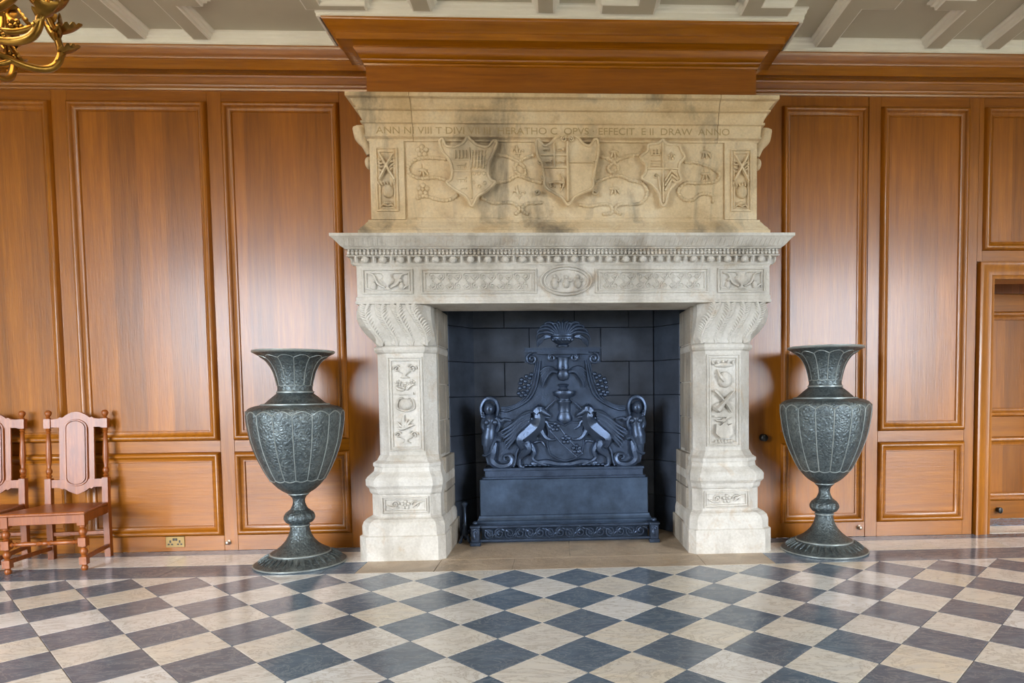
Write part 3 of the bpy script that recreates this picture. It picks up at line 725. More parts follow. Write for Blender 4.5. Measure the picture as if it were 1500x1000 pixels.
# cut inscription on the frieze band
def text_obj(body, x, z, size, width, Y, mat, parent, name):
    cu = bpy.data.curves.new(name, 'FONT'); cu.body = body; cu.size = size; cu.extrude = 0.0015; cu.align_x = 'LEFT'
    o = bpy.data.objects.new(name, cu); COL.objects.link(o); bpy.context.view_layer.update()
    me = bpy.data.meshes.new_from_object(o.evaluated_get(bpy.context.evaluated_depsgraph_get())); bpy.data.objects.remove(o)
    wx = max(v.co.x for v in me.vertices) - min(v.co.x for v in me.vertices)
    k = width / wx
    for v in me.vertices: v.co = (x + v.co.x * k, Y - v.co.z, z + v.co.y)
    bm = bmesh.new(); bm.from_mesh(me); seen = set()
    for v0 in bm.verts:                                  # every letter an object of its own
        if v0 in seen: continue
        isl, todo = [], [v0]; seen.add(v0)
        while todo:
            v = todo.pop(); isl.append(v)
            for ed in v.link_edges:
                o2 = ed.other_vert(v)
                if o2 not in seen: seen.add(o2); todo.append(o2)
        idx = {v: i for i, v in enumerate(isl)}
        fs = {f for v in isl for f in v.link_faces}
        MB().add([tuple(v.co) for v in isl], [tuple(idx[v] for v in f.verts) for f in fs]).build(name, mat, parent)
    bm.free()
LETTER = stone('stone_lettering', srgb(170, 146, 102), srgb(190, 166, 122), srgb(202, 180, 138), srgb(124, 114, 96), 0.6)
text_obj('ANN NI VIII T DIVI VII III  HERATHO C  OPVS · EFFECIT  E II  DRAW  ANNO', -1.36, 3.138, 0.070, 2.62, OY - 0.0290, LETTER, otop, 'letter')
# pilasters with trophies
for x0, x1, sd in ((-1.413, -1.165, 5), (1.225, 1.470, 9)):
    pl = fpb(MB().box(x0, x1, OY - 0.022, OY + 0.01, 2.518, 3.088), 'pilaster', STONE_U, ovm)
    stone_frame(x0 + 0.045, x1 - 0.045, 2.575, 3.035, OY - 0.022, pl, STONE_U)
    Y = OY - 0.022; mb = MB(); c = (x0 + x1) / 2
    for t in (-1, 1):
        stube(mb, [(c - t * 0.05, Y - 0.004, 2.99), (c, Y - 0.008, 2.90), (c + t * 0.055, Y - 0.004, 2.80)], [0.009, 0.012, 0.010], sides=6)
        for q_ in range(4): leaf(mb, c + t * 0.02, 2.86 + 0.03 * q_, PI / 2 - t * (0.9 + 0.2 * q_), 0.05, 0.014, Y - 0.003)
    mb.ball((c + 0.005, Y, 2.72), 0.042, 0.022, 0.05, 12, 8)
    for q_ in range(6): leaf(mb, c - 0.05 + 0.02 * q_, 2.76, PI / 2 + (2.5 - q_) * 0.15, 0.035, 0.014, Y - 0.006)
    mb.ball((c, Y, 2.635), 0.032, 0.016, 0.016, 10, 6)
    for t in (-1, 1): stube(mb, [(c, Y - 0.004, 2.61), (c + t * 0.03, Y - 0.006, 2.62), (c + t * 0.05, Y - 0.004, 2.60)], [0.008, 0.007, 0.004], sides=5)
    fpb(mb, 'carved_trophy', STONE_U, pl, smooth=True)
# frieze carving: position helper measured on the carved face
def OV(px, py): return (-1.15 + (px - 596) * 0.005112, 3.099 - (py - 206) * 0.004991)
frz = fpb(MB().box(-1.150, 1.215, OY - 0.006, OY + 0.01, 2.535, 3.085), 'frieze_slab', STONE_U, ovm)
FY = OY - 0.006
def shield(outline, name):
    pts = smoothpath([(x, 0, z) for x, z in [OV(*p) for p in outline]], 5)
    pl = [(p.x, p.z) for p in pts]
    o = fpb(MB().prism(pl[:-1], -0.050, 0.0, lambda u, v, a: (u, FY + a, v)), name, STONE_U, ovm, bevel=0.0)
    fpb(MB().tube([(u, FY - 0.052, v) for u, v in pl], 0.0115, 6), 'shield_rim', STONE_U, o, smooth=True)
    return o, FY - 0.052
def ln(mb, a, b, Y, r=0.004): r *= 1.9; mb.tube([(OV(*a)[0], Y, OV(*a)[1]), (OV(*b)[0], Y, OV(*b)[1])], r, 5)
def beast(mb, px, py, s, Y):
    x, z = OV(px, py)
    stube(mb, [(x - s, Y, z), (x, Y - 0.003, z + s * 0.15), (x + s * 0.8, Y, z + s * 0.1), (x + s, Y, z + s * 0.55)], [s * 0.14, s * 0.22, s * 0.2, s * 0.12], n=3, sides=5)
    for t in (-0.8, -0.3, 0.5, 0.9): mb.tube([(x + t * s, Y, z), (x + (t + 0.12) * s, Y, z - s * 0.55)], s * 0.09, 5)
s1, Y1 = shield([(686, 203), (690, 209), (700, 217), (714, 219), (723, 210), (727, 214), (722, 227), (716, 240), (714, 258), (718, 267), (724, 270), (712, 282), (698, 291), (690, 305), (682, 291), (668, 282), (655, 271), (661, 266), (663, 252), (659, 238), (650, 226), (646, 213), (650, 208), (655, 218), (668, 219), (680, 213), (686, 203)], 'shield')
mb = MB(); ln(mb, (688, 220), (690, 294), Y1); ln(mb, (664, 254), (714, 254), Y1); ln(mb, (666, 238), (688, 238), Y1, 0.003)
for k in range(4): ln(mb, (668 + 5 * k, 224), (668 + 5 * k, 236), Y1, 0.004)
for k in range(5): ln(mb, (692 + 4.5 * k, 224), (690 + 4.5 * k, 250), Y1, 0.004)
for k in range(4): ln(mb, (691, 226 + 7 * k), (713, 224 + 7 * k), Y1, 0.003)
for px, py in ((694, 257), (701, 257), (708, 257), (693, 271), (701, 276), (709, 271)):
    x, z = OV(px, py); mb.tube([(x + 0.012 * math.cos(a), Y1, z + 0.012 * math.sin(a)) for a in [2 * PI * k / 10 for k in range(11)]], 0.004, 5)
beast(mb, 676, 246, 0.035, Y1); beast(mb, 676, 266, 0.035, Y1); beast(mb, 679, 280, 0.022, Y1)
fpb(mb, 'shield_charges', STONE_U, s1, smooth=True)
s2, Y2 = shield([(829, 206), (822, 202), (812, 206), (804, 214), (795, 217), (787, 208), (784, 214), (786, 232), (792, 243), (795, 262), (796, 276), (808, 285), (820, 292), (829, 303), (838, 292), (850, 285), (864, 278), (866, 262), (870, 243), (873, 228), (873, 210), (868, 208), (862, 217), (852, 214), (845, 206), (836, 202), (829, 206)], 'shield')
mb = MB(); ln(mb, (829, 212), (829, 298), Y2, 0.005); ln(mb, (790, 231), (828, 231), Y2); ln(mb, (810, 214), (810, 249), Y2); ln(mb, (793, 249), (828, 249), Y2); ln(mb, (831, 241), (866, 241), Y2)
for px, py in ((798, 223), (819, 223), (801, 241), (819, 241)): beast(mb, px, py, 0.026, Y2)
beast(mb, 812, 272, 0.055, Y2); stube(mb, [(OV(818, 285)[0], Y2, OV(818, 285)[1]), (OV(823, 270)[0], Y2, OV(823, 270)[1]), (OV(818, 258)[0], Y2, OV(818, 258)[1])], [0.004, 0.008, 0.006], sides=5)
for t, px in ((1, 824), (-1, 834)): mb.tube(spiral(OV(px, 208)[0], OV(px, 208)[1], 0.022, 0.004, PI / 2, t * 1.4, Y2 - 0.002, 16), 0.006, 5)
for px, py, t in ((790, 240, 1), (795, 262, 1), (868, 240, -1), (865, 264, -1), (785, 284, 1), (868, 284, -1)):
    x, z = OV(px, py); mb.tube(spiral(x, z, 0.022, 0.005, PI / 2 + t, t * 1.2, Y2 + 0.01, 12), lerp_list([0.006, 0.011], 13), 6)
fpb(mb, 'shield_charges', STONE_U, s2, smooth=True)
s3, Y3 = shield([(968, 207), (975, 214), (990, 215), (995, 224), (999, 233), (992, 242), (991, 255), (994, 266), (985, 272), (976, 284), (971, 302), (965, 302), (961, 284), (950, 271), (937, 264), (942, 256), (943, 243), (935, 233), (945, 224), (947, 215), (960, 213), (968, 207)], 'shield')
mb = MB(); ln(mb, (968, 212), (968, 300), Y3, 0.004); ln(mb, (944, 250), (991, 250), Y3)
for k in range(3):
    ln(mb, (952 + 5 * k, 221), (952 + 5 * k, 231), Y3, 0.004); ln(mb, (950, 222 + 4 * k), (964, 222 + 4 * k), Y3, 0.003); ln(mb, (950, 238 + 4 * k), (964, 238 + 4 * k), Y3, 0.003)
for k in range(3): ln(mb, (970, 272 + 7 * k - 4), (980, 256 + 7 * k - 4), Y3, 0.005); ln(mb, (980, 256 + 7 * k - 4), (989, 265 + 5 * k - 4), Y3, 0.005)
flower(mb, *OV(980, 232), 0.03, Y3); mb.tube(spiral(OV(957, 261)[0], OV(957, 261)[1], 0.022, 0.004, 0, 1.3, Y3, 14), 0.005, 5); ln(mb, (961, 262), (964, 285), Y3, 0.005)
fpb(mb, 'shield_charges', STONE_U, s3, smooth=True)
# ribbons of linked cord winding between the shields
def cord(pts):
    P = smoothpath([(OV(*p)[0], FY - 0.007, OV(*p)[1]) for p in pts], 6)
    mb = MB().tube(P, 0.0125, 6)
    for k in range(1, len(P) - 1, 2): mb.ball(P[k], 0.0155, 0.020, 0.0155, 6, 4)
    fpb(mb, 'carved_cord', STONE_U, ovm, smooth=True)
cord([(655, 234), (630, 232), (612, 234), (600, 243), (601, 255), (615, 262), (640, 261), (658, 268)])
cord([(610, 291), (622, 288), (645, 294), (660, 292), (668, 286)])
cord([(722, 226), (745, 231), (764, 243), (767, 255), (758, 256), (752, 247), (760, 236), (782, 226)])
cord([(722, 268), (742, 265), (756, 258), (775, 264), (792, 268)])
cord([(703, 290), (720, 298), (745, 297), (758, 306), (752, 314)]); cord([(792, 297), (768, 299), (762, 308), (770, 314)])
cord([(872, 228), (890, 233), (903, 245), (893, 252), (888, 246), (900, 236), (915, 229), (935, 226)])
cord([(868, 268), (888, 260), (905, 257), (922, 264), (938, 268), (946, 282), (935, 298), (905, 300), (898, 308), (906, 314)])
cord([(1000, 236), (1025, 239), (1047, 249), (1053, 257), (1045, 266), (1020, 268), (1003, 268), (992, 279), (998, 291), (1012, 293), (1026, 284), (1042, 286), (1043, 296)])
cord([(845, 300), (862, 302), (880, 299), (892, 302), (893, 312), (880, 314)])
def fleur(px, py, s=1.0):
    x, z = OV(px, py); mb = MB(); Y = FY - 0.003
    leaf(mb, x, z - 0.01, PI / 2, 0.062 * s, 0.022 * s, Y)
    for t in (-1, 1): stube(mb, [(x + t * 0.006, Y, z - 0.014), (x + t * 0.018, Y, z + 0.012), (x + t * 0.036 * s, Y, z + 0.010), (x + t * 0.038 * s, Y, z - 0.006)], [0.006, 0.009, 0.008, 0.004], n=3, sides=5)
    mb.box(x - 0.022, x + 0.022, Y - 0.006, Y + 0.003, z - 0.022, z - 0.015); leaf(mb, x, z - 0.02, -PI / 2, 0.028, 0.014, Y)
    fpb(mb, 'fleur_de_lis', STONE_U, ovm, smooth=True)
def acorn(px, py):
    x, z = OV(px, py); mb = MB(); Y = FY - 0.003
    mb.ball((x, Y, z), 0.040, 0.010, 0.014, 10, 6); leaf(mb, x, z + 0.008, PI / 2, 0.04, 0.010, Y)
    for t in (-1, 0, 1): leaf(mb, x + t * 0.012, z - 0.004, -PI / 2 + t * 0.5, 0.05, 0.022, Y)
    fpb(mb, 'leaf_badge', STONE_U, ovm, smooth=True)
fleur(757, 222); fleur(757, 283, 1.2); acorn(897, 222); acorn(897, 276); acorn(1032, 222); acorn(1032, 254); acorn(619, 250)
for px, py in ((619, 222), (619, 278)):
    mb = MB(); flower(mb, *OV(px, py), 0.05, FY - 0.002); fpb(mb, 'carved_rose', STONE_U, ovm, smooth=True)
# dolphin-like consoles at the ends of the cornice
for s, x in ((-1, OX0), (1, OX1)):
    mb = MB()
    stube(mb, [(x + s * 0.03, -0.22, 3.02), (x + s * 0.05, -0.22, 3.09), (x + s * 0.085, -0.22, 3.15), (x + s * 0.10, -0.22, 3.22)], [0.02, 0.035, 0.05, 0.05], sides=8)
    mb.ball((x + s * 0.035, -0.22, 2.96), 0.028, 0.05, 0.045, 10, 8)
    fpb(mb, 'end_scroll', STONE_U, ovm, smooth=True)

# ---- firebox lining: dark iron plates
FB = 0.52
Zr = [0.0, 0.31, 0.62, 0.87, 1.20, 1.50, 1.80, 2.10]
for k in range(7):
    cuts = [-0.80, -0.30, 0.33, 0.80] if k % 2 else [-0.80, -0.52, 0.10, 0.58, 0.80]
    for a, b in zip(cuts[:-1], cuts[1:]):
        fpb(MB().box(a + 0.002, b - 0.002, FB, FB + 0.05, Zr[k] + 0.002, Zr[k + 1] - 0.002), 'firebox_plate', IRON_PLATE, bevel=0.003)
    for s in (-1, 1):
        sid = MB().prism([(0.97, 0.238), (0.795, FB), (0.845, FB + 0.05), (1.05, 0.238)], Zr[k] + 0.002, Zr[k + 1] - 0.002, lambda u, v, a: (s * u + CX, v, a))
        fpb(sid, 'firebox_plate', IRON_PLATE, bevel=0.003)
fpb(MB().box(-1.05, 1.06, -0.05, FB + 0.05, 2.10, 2.14), 'firebox_plate', IRON_PLATE)
fpb(MB().prism([(-1.06, 0.24), (-0.83, FB + 0.045), (0.85, FB + 0.045), (1.08, 0.24), (1.2, 0.24), (1.2, FB + 0.2), (-1.2, FB + 0.2), (-1.2, 0.24)], -0.05, 2.2, lambda u, v, a: (u, v, a)), 'firebox_backing', IRON_PLATE)

# ================================================================== CAST-IRON FIREBACK ON ITS PLINTH
fb = empty('fireback', (-0.005, 0.2, 0))
tag(fb, 'dark cast iron fireback with griffins, shield and urn of flames in the fireplace', 'fireback')
def fbb(mb, name, mat=IRON, parent=None, **kw):
    o = mb.build(name, mat, None, **kw); o.parent = parent or fb
    if parent is None: o.matrix_parent_inverse = Matrix.Translation((0.005, -0.2, 0))
    return o
BX = -0.010
def B5(zx, zy): return (BX + (zx - 745) * 0.00102, 0.609 + (630 - zy) * 0.00102)
def B4(zx, zy): return (BX + (zx - 745) * 0.00102, 0.609 + (684 - (460 + zy / 5.556)) * 0.00567)
PY = 0.14                                            # front face of the back plate
half = [B4(745, 292), B4(1052, 292), B4(1052, 395), B4(968, 415), B4(958, 520), B4(975, 600), B5(1010, 60), B5(1080, 105), B5(1170, 130), B5(1260, 150), B5(1290, 120), B5(1390, 110), B5(1405, 300), B5(1400, 470), B5(1370, 600), B5(745, 620)]
outline = half + [(2 * BX - x, z) for x, z in half[::-1][1:-1]]
plate = fbb(MB().prism(outline, 0.0, 0.05, lambda u, v, a: (u, PY + a, v)), 'back_plate')
def T(pts, rad, Y=PY - 0.012, f=B5, n=5, sides=7, mb=None, flat=1.0):
    return stube(mb, [(f(*p)[0], Y, f(*p)[1]) for p in pts], rad, n=n, sides=sides, flat=flat)
def both(make, name, mat=IRON):
    a = MB(); make(a); fbb(a, name, mat, smooth=True); fbb(a.mirror_x(BX), name, mat, smooth=True)
def griffin(m):
    Y = PY - 0.022
    T([(420, 470), (400, 400), (455, 350), (520, 290), (545, 230), (535, 180)], [0.036, 0.060, 0.068, 0.074, 0.056, 0.044], Y, mb=m)      # haunch, chest, neck
    T([(520, 190), (550, 165), (590, 185), (640, 212)], [0.042, 0.048, 0.032, 0.010], Y - 0.010, mb=m)                                    # head and beak
    T([(575, 215), (600, 222), (635, 226)], [0.014, 0.012, 0.005], Y - 0.006, mb=m)
    for p in ((530, 140), (555, 135)): T([p, (p[0] - 4, p[1] - 28)], [0.016, 0.005], Y - 0.006, n=2, mb=m)
    T([(600, 160), (640, 120), (688, 75)], [0.012, 0.009, 0.006], Y - 0.004, mb=m)                                                        # horn
    m.ball((B5(560, 168)[0], Y - 0.042, B5(560, 168)[1]), 0.008)
    T([(545, 300), (590, 380), (640, 405), (680, 400)], [0.034, 0.022, 0.015, 0.012], Y - 0.010, mb=m)                                    # fore leg on the shield
    T([(560, 260), (600, 260), (625, 300), (660, 320)], [0.026, 0.016, 0.012, 0.010], Y - 0.006, mb=m)
    T([(430, 420), (455, 480), (390, 545), (385, 610), (420, 625)], [0.054, 0.040, 0.022, 0.017, 0.012], Y - 0.008, mb=m)                 # hind legs
    T([(470, 440), (500, 500), (490, 560), (560, 600), (600, 612)], [0.036, 0.026, 0.016, 0.012, 0.008], Y, mb=m)
    T([(400, 430), (360, 500), (350, 570), (330, 620)], [0.014, 0.012, 0.010, 0.012], Y + 0.004, mb=m)                                    # tail
    for k in range(6):                                                                                                                    # wing
        t = k / 5; ex, ey = 240 + 40 * t, 330 + 145 * t
        T([(480 - 10 * t, 190 + 85 * t), (400 - 10 * t, 225 + 110 * t), (320, 285 + 140 * t), (ex, ey)], [0.018, 0.020, 0.016, 0.007], Y - 0.006 + 0.003 * (k % 2), mb=m, sides=6)
    T([(500, 175), (440, 180), (370, 230), (300, 300)], [0.018, 0.016, 0.012, 0.006], Y - 0.004, mb=m)
    for i in range(4):
        for j in range(3): m.ball((B5(410 + 28 * i, 300 - 22 * i + 26 * j)[0], Y - 0.014, B5(410 + 28 * i, 300 - 22 * i + 26 * j)[1]), 0.014, 0.010, 0.014, 7, 5)
both(griffin, 'griffin')
def lady(m):
    Y = PY - 0.025
    m.ball((B5(150, 148)[0], Y - 0.034, B5(150, 148)[1]), 0.044, 0.040, 0.054, 14, 10)
    T([(110, 230), (95, 290), (120, 330)], [0.026, 0.020, 0.016], Y - 0.012, mb=m)
    T([(195, 225), (225, 280), (205, 330)], [0.026, 0.020, 0.016], Y - 0.012, mb=m)
    m.ball((B5(152, 154)[0], Y - 0.074, B5(152, 154)[1]), 0.007, 0.010, 0.012, 8, 6)
    for dx_ in (-14, 16): m.ball((B5(150 + dx_, 138)[0], Y - 0.068, B5(150 + dx_, 138)[1]), 0.007, 0.006, 0.005, 6, 5)
    T([(95, 215), (85, 140), (110, 85), (150, 68), (195, 85), (215, 140), (205, 205)], [0.016, 0.018, 0.020, 0.022, 0.020, 0.018, 0.014], Y - 0.004, mb=m)      # hair
    for k in range(5): m.ball((B5(98 + 4 * k, 180 + 18 * k)[0], Y - 0.012, B5(98, 180 + 18 * k)[1]), 0.016, 0.016, 0.014, 8, 6)
    T([(150, 185), (155, 240), (150, 310), (140, 380), (125, 450)], [0.030, 0.062, 0.052, 0.064, 0.046], Y, mb=m, sides=10)
    for dx_ in (-26, 40): m.ball((B5(155 + dx_, 255)[0], Y - 0.052, B5(150, 255)[1]), 0.024, 0.022, 0.024, 10, 8)
    T([(200, 225), (240, 250), (270, 235), (320, 245)], [0.024, 0.020, 0.016, 0.010], Y - 0.004, mb=m)
    T([(130, 420), (120, 490), (110, 525), (85, 520)], [0.040, 0.026, 0.016, 0.008], Y, mb=m)
    T([(240, 400), (200, 390), (170, 430), (150, 500), (95, 525)], [0.020, 0.022, 0.016, 0.014, 0.010], Y - 0.020, mb=m)
    T([(190, 420), (170, 500), (160, 570), (220, 615), (300, 605), (325, 560), (300, 525), (262, 530), (258, 560), (280, 568)], [0.024, 0.040, 0.036, 0.030, 0.026, 0.022, 0.018, 0.015, 0.012, 0.010], Y + 0.004, mb=m)
both(lady, 'caryatid')
def band_(m):
    for dx_, w_ in ((0, 0.012), (26, 0.009), (48, 0.007)):
        P = [B4(560 - dx_ * 0.6, 380), B4(548 - dx_ * 0.8, 480), B4(520 - dx_, 600), B5(470 - dx_, 70), B5(380 - dx_ * 0.6, 130 - dx_ * 0.2), B5(290, 165 - dx_ * 0.6), B5(240, 160 - dx_ * 0.5)]
        stube(m, [(x, PY - 0.008, z) for x, z in P], w_, n=4, sides=6)
    for k, (a, b) in enumerate(((400, 560), (440, 545), (475, 520), (395, 600), (430, 590), (465, 575), (385, 640), (420, 635), (455, 620), (490, 490), (450, 505), (410, 530), (405, 660), (440, 655))):
        x, z = B4(a, b); m.ball((x, PY - 0.006, z), 0.021, 0.024, 0.019, 9, 7)
both(band_, 'fruit_garland')
def vol(m):
    for cx, cy, r, t in ((495, 365, 0.050, -1), (655, 355, 0.032, 1)):
        x, z = B4(cx, cy); m.tube(spiral(x, z, r, 0.008, PI / 2, t * -1.6 if cx < 600 else 1.5, PY - 0.014, 24), lerp_list([0.013, 0.010, 0.012], 25), 7)
    x0, z0 = B4(440, 318); x1, _ = B4(745, 318)
    m.box(x0, x1, PY - 0.022, PY + 0.02, z0 + 0.005, z0 + 0.030); m.box(x0 - 0.006, x1, PY - 0.028, PY + 0.02, z0 + 0.030, z0 + 0.042)
    m.box(x0 + 0.10, x1, PY - 0.034, PY, z0 - 0.012, z0 + 0.026)
both(vol, 'scroll_capital')
m = MB(); x, z = B4(745, 268)
urnp = [(0.050, 0.0), (0.055, 0.012), (0.040, 0.02), (0.062, 0.030), (0.092, 0.055), (0.100, 0.075), (0.096, 0.082), (0.104, 0.088), (0.104, 0.098), (0.06, 0.098)]
m.lathe([(r, h) for r, h in urnp], (x, 0, z - 0.002), 24); m.v = [(a, PY + (b * 0.55), c) for a, b, c in m.v]
for k in range(7): m.ball((x - 0.078 + 0.026 * k, PY - 0.045 + 0.002 * (k - 3) ** 2, z + 0.056), 0.013, 0.013, 0.017, 8, 6)
fbb(m, 'urn', smooth=True)
m = MB()
for k in range(13):
    a = PI * (k + 0.5) / 13; L = 0.16 if 3 < k < 9 else 0.20; x0, z0 = B4(745, 185)
    dx_, dz_ = math.cos(a), math.sin(a)
    stube(m, [(x0 + dx_ * 0.03, PY - 0.010, z0), (x0 + dx_ * L * 0.6, PY - 0.020, z0 + dz_ * L * 0.55 + 0.02), (x0 + dx_ * L * 1.02, PY - 0.024, z0 + dz_ * L * 0.72), (x0 + dx_ * L * 1.1 + 0.012 * math.cos(k), PY - 0.014, z0 + dz_ * L * 0.80 - (0.05 if abs(dx_) > 0.6 else -0.01))], [0.009, 0.013, 0.011, 0.004], n=4, sides=6)
for s in (-1, 1):
    for k in range(4): stube(m, [(x0 + s * 0.10, PY - 0.01, z0 - 0.005), (x0 + s * (0.15 + 0.015 * k), PY - 0.02, z0 - 0.0 - 0.01 * k), (x0 + s * (0.17 + 0.012 * k), PY - 0.015, z0 - 0.05 - 0.012 * k)], [0.010, 0.015, 0.006], n=4, sides=6)
fbb(m, 'flames', smooth=True)
m = MB()                                                                        # helm, coronet and pillar on the axis
def bal(prof, zx, zy, f):
    k = MB().lathe(prof, (f(zx, zy)[0], 0, f(zx, zy)[1]), 20); k.v = [(a, PY + b * 0.6, c) for a, b, c in k.v]; m.add(k.v, k.f)
bal([(0.046, 0.0), (0.052, 0.02), (0.046, 0.05), (0.05, 0.085), (0.056, 0.095), (0.05, 0.10)], 745, 450, B4)
bal([(0.01, 0.0), (0.040, 0.012), (0.056, 0.045), (0.056, 0.07), (0.040, 0.10), (0.02, 0.105)], 745, 545, B4)
bal([(0.030, 0.0), (0.045, 0.01), (0.030, 0.03), (0.050, 0.05), (0.03, 0.06)], 745, 625, B4)
bal([(0.05, 0.0), (0.052, 0.07), (0.060, 0.075), (0.060, 0.09), (0.048, 0.095), (0.048, 0.115), (0.085, 0.135), (0.098, 0.165), (0.090, 0.175)], 752, 180, B5)
bal([(0.03, 0.0), (0.055, 0.015), (0.068, 0.05), (0.055, 0.085), (0.05, 0.10)], 752, 282, B5)
m.ball((B4(745, 440)[0], PY - 0.036, B4(745, 440)[1]), 0.012)
fbb(m, 'crest_pillar', smooth=True)
def wing(m):
    for k in range(7):
        t = k / 6; T([(700, 475), (650, 440 + 30 * t), (600, 440 + 90 * t), (560 + 15 * t, 470 + 130 * t)], [0.014, 0.017, 0.014, 0.006], PY - 0.014 - 0.003 * k, f=B4, mb=m, sides=6)
both(wing, 'wing')
m = MB(); so = [B5(600, 255), B5(640, 268), B5(700, 262), B5(752, 290), B5(805, 262), B5(860, 268), B5(905, 255), B5(890, 330), B5(905, 440), B5(885, 520), B5(830, 560), B5(760, 578), B5(690, 560), B5(630, 520), B5(608, 440), B5(625, 330)]
m.prism(so, -0.028, 0.0, lambda u, v, a: (u, PY + a, v)); shd = fbb(m, 'shield')
m = MB()
m.tube([(x, PY - 0.028, z) for x, z in so + so[:1]], 0.009, 6)
T([(690, 275), (780, 400), (895, 520)], 0.007, PY - 0.029, mb=m); T([(630, 330), (720, 430), (850, 552)], 0.007, PY - 0.029, mb=m)
for p in ((675, 300), (762, 402), (845, 482)): flower(m, *B5(*p), 0.044, PY - 0.030, 5, 0.014)
fbb(m, 'shield_bend', IRON, shd, smooth=True)
m = MB(); T([(480, 600), (600, 590), (680, 605), (745, 608)], [0.02, 0.03, 0.026, 0.02], PY - 0.006, mb=m)
for k in range(9): m.ball((B5(430 + 38 * k, 612)[0], PY - 0.008, B5(430, 612)[1]), 0.022, 0.018, 0.012, 8, 6)
T([(500, 430), (560, 420), (600, 470)], [0.012, 0.014, 0.006], PY - 0.004, mb=m)
fbb(m, 'ground_leaves', smooth=True); fbb(m.mirror_x(BX), 'ground_leaves', smooth=True)
PB = [(0.0, 0.585), (0.035, 0.585), (0.035, 0.600), (0.022, 0.606), (0.014, 0.616), (0.0, 0.62)]
led = MB().box(-0.665, 0.645, 0.10, 0.30, 0.535, 0.605); led.box(-0.675, 0.655, 0.092, 0.31, 0.588, 0.612); led.box(-0.685, 0.665, 0.085, 0.31, 0.520, 0.540)
fbb(led, 'ledge', IRON, bevel=0.004)
fbb(MB().box(-0.705, 0.680, 0.07, 0.32, 0.215, 0.522), 'plinth', IRON_BOX, bevel=0.005)
fbb(MB().sweep([(-0.705, 0.32), (-0.705, 0.07), (0.680, 0.07), (0.680, 0.32)], [(0, 0.165), (0.032, 0.165), (0.032, 0.180), (0.020, 0.190), (0.012, 0.205), (0.010, 0.222), (0.0, 0.226)], XY), 'plinth_moulding', IRON_BOX)
fbb(MB().box(-0.700, 0.675, 0.075, 0.32, 0.0, 0.17), 'plinth_core', IRON_BOX)

# pierced fender standing in front of the plinth
fe = empty('fire_fender', (0, 0.0, 0)); tag(fe, 'low black iron fender of pierced scrollwork on block feet before the fireback', 'fender')
f0, f1, fy = -0.735, 0.715, -0.02
MB().box(f0, f1, fy - 0.012, fy + 0.012, 0.030, 0.048).build('lower_rail', IRON, fe, bevel=0.003)
MB().box(f0, f1, fy - 0.016, fy + 0.012, 0.142, 0.160).build('upper_rail', IRON, fe, bevel=0.003)
m = MB(); n = 16
for k in range(n):
    cx = f0 + 0.07 + (f1 - f0 - 0.14) * (k + 0.5) / n; t = 1 if k % 2 else -1
    m.tube(spiral(cx, 0.095, 0.042, 0.008, t * PI / 2, t * 1.5, fy, 18), lerp_list([0.008, 0.007, 0.011], 19), 6)
    leaf(m, cx - 0.035, 0.095 - t * 0.03, t * 0.9, 0.07, 0.022, fy - 0.004); leaf(m, cx + 0.02, 0.095 + t * 0.035, -t * 0.7, 0.05, 0.018, fy - 0.004)
m.build('scrollwork', IRON, fe, smooth=True)
for x in (f0, f1):
    m = MB().box(x - 0.042, x + 0.042, fy - 0.045, fy + 0.04, 0.0, 0.032); m.box(x - 0.034, x + 0.034, fy - 0.036, fy + 0.034, 0.03, 0.15)
    m.box(x - 0.042, x + 0.042, fy - 0.042, fy + 0.04, 0.146, 0.166)
    ft = m.build('corner_foot', IRON, fe, bevel=0.005)
    m = MB(); scroll(m, x, 0.115, 0.024, 0, 1.4, fy - 0.038); leaf(m, x, 0.05, PI / 2, 0.07, 0.03, fy - 0.038)
    m.build('foot_ornament', IRON, ft, smooth=True); MB().ball((x, fy, 0.182), 0.022, 0.022, 0.018).build('ball_finial', IRON, ft, smooth=True)
# slender fire-dog at the left
an = empty('andiron', (-0.835, 0.10, 0)); tag(an, 'slim black andiron with knopped stem beside the iron plinth', 'andiron')
MB().lathe([(0.010, 0.02), (0.022, 0.05), (0.030, 0.085), (0.018, 0.12), (0.024, 0.14), (0.012, 0.16), (0.009, 0.25), (0.012, 0.30), (0.022, 0.312), (0.024, 0.33), (0.010, 0.338)], seg=16).build('stem', IRON, an, smooth=True)
m = MB()
for t in (-1, 1): stube(m, [(0, 0, 0.06), (t * 0.022, -0.02, 0.05), (t * 0.034, -0.035, 0.015), (t * 0.042, -0.05, 0.012)], [0.016, 0.014, 0.012, 0.012], sides=7)
m.build('feet', IRON, an, smooth=True)
MB().tube([(0, 0, 0.07), (0.01, 0.10, 0.07), (0.02, 0.20, 0.07), (0.02, 0.21, 0.0)], 0.011, 6).build('log_bar', IRON, an)

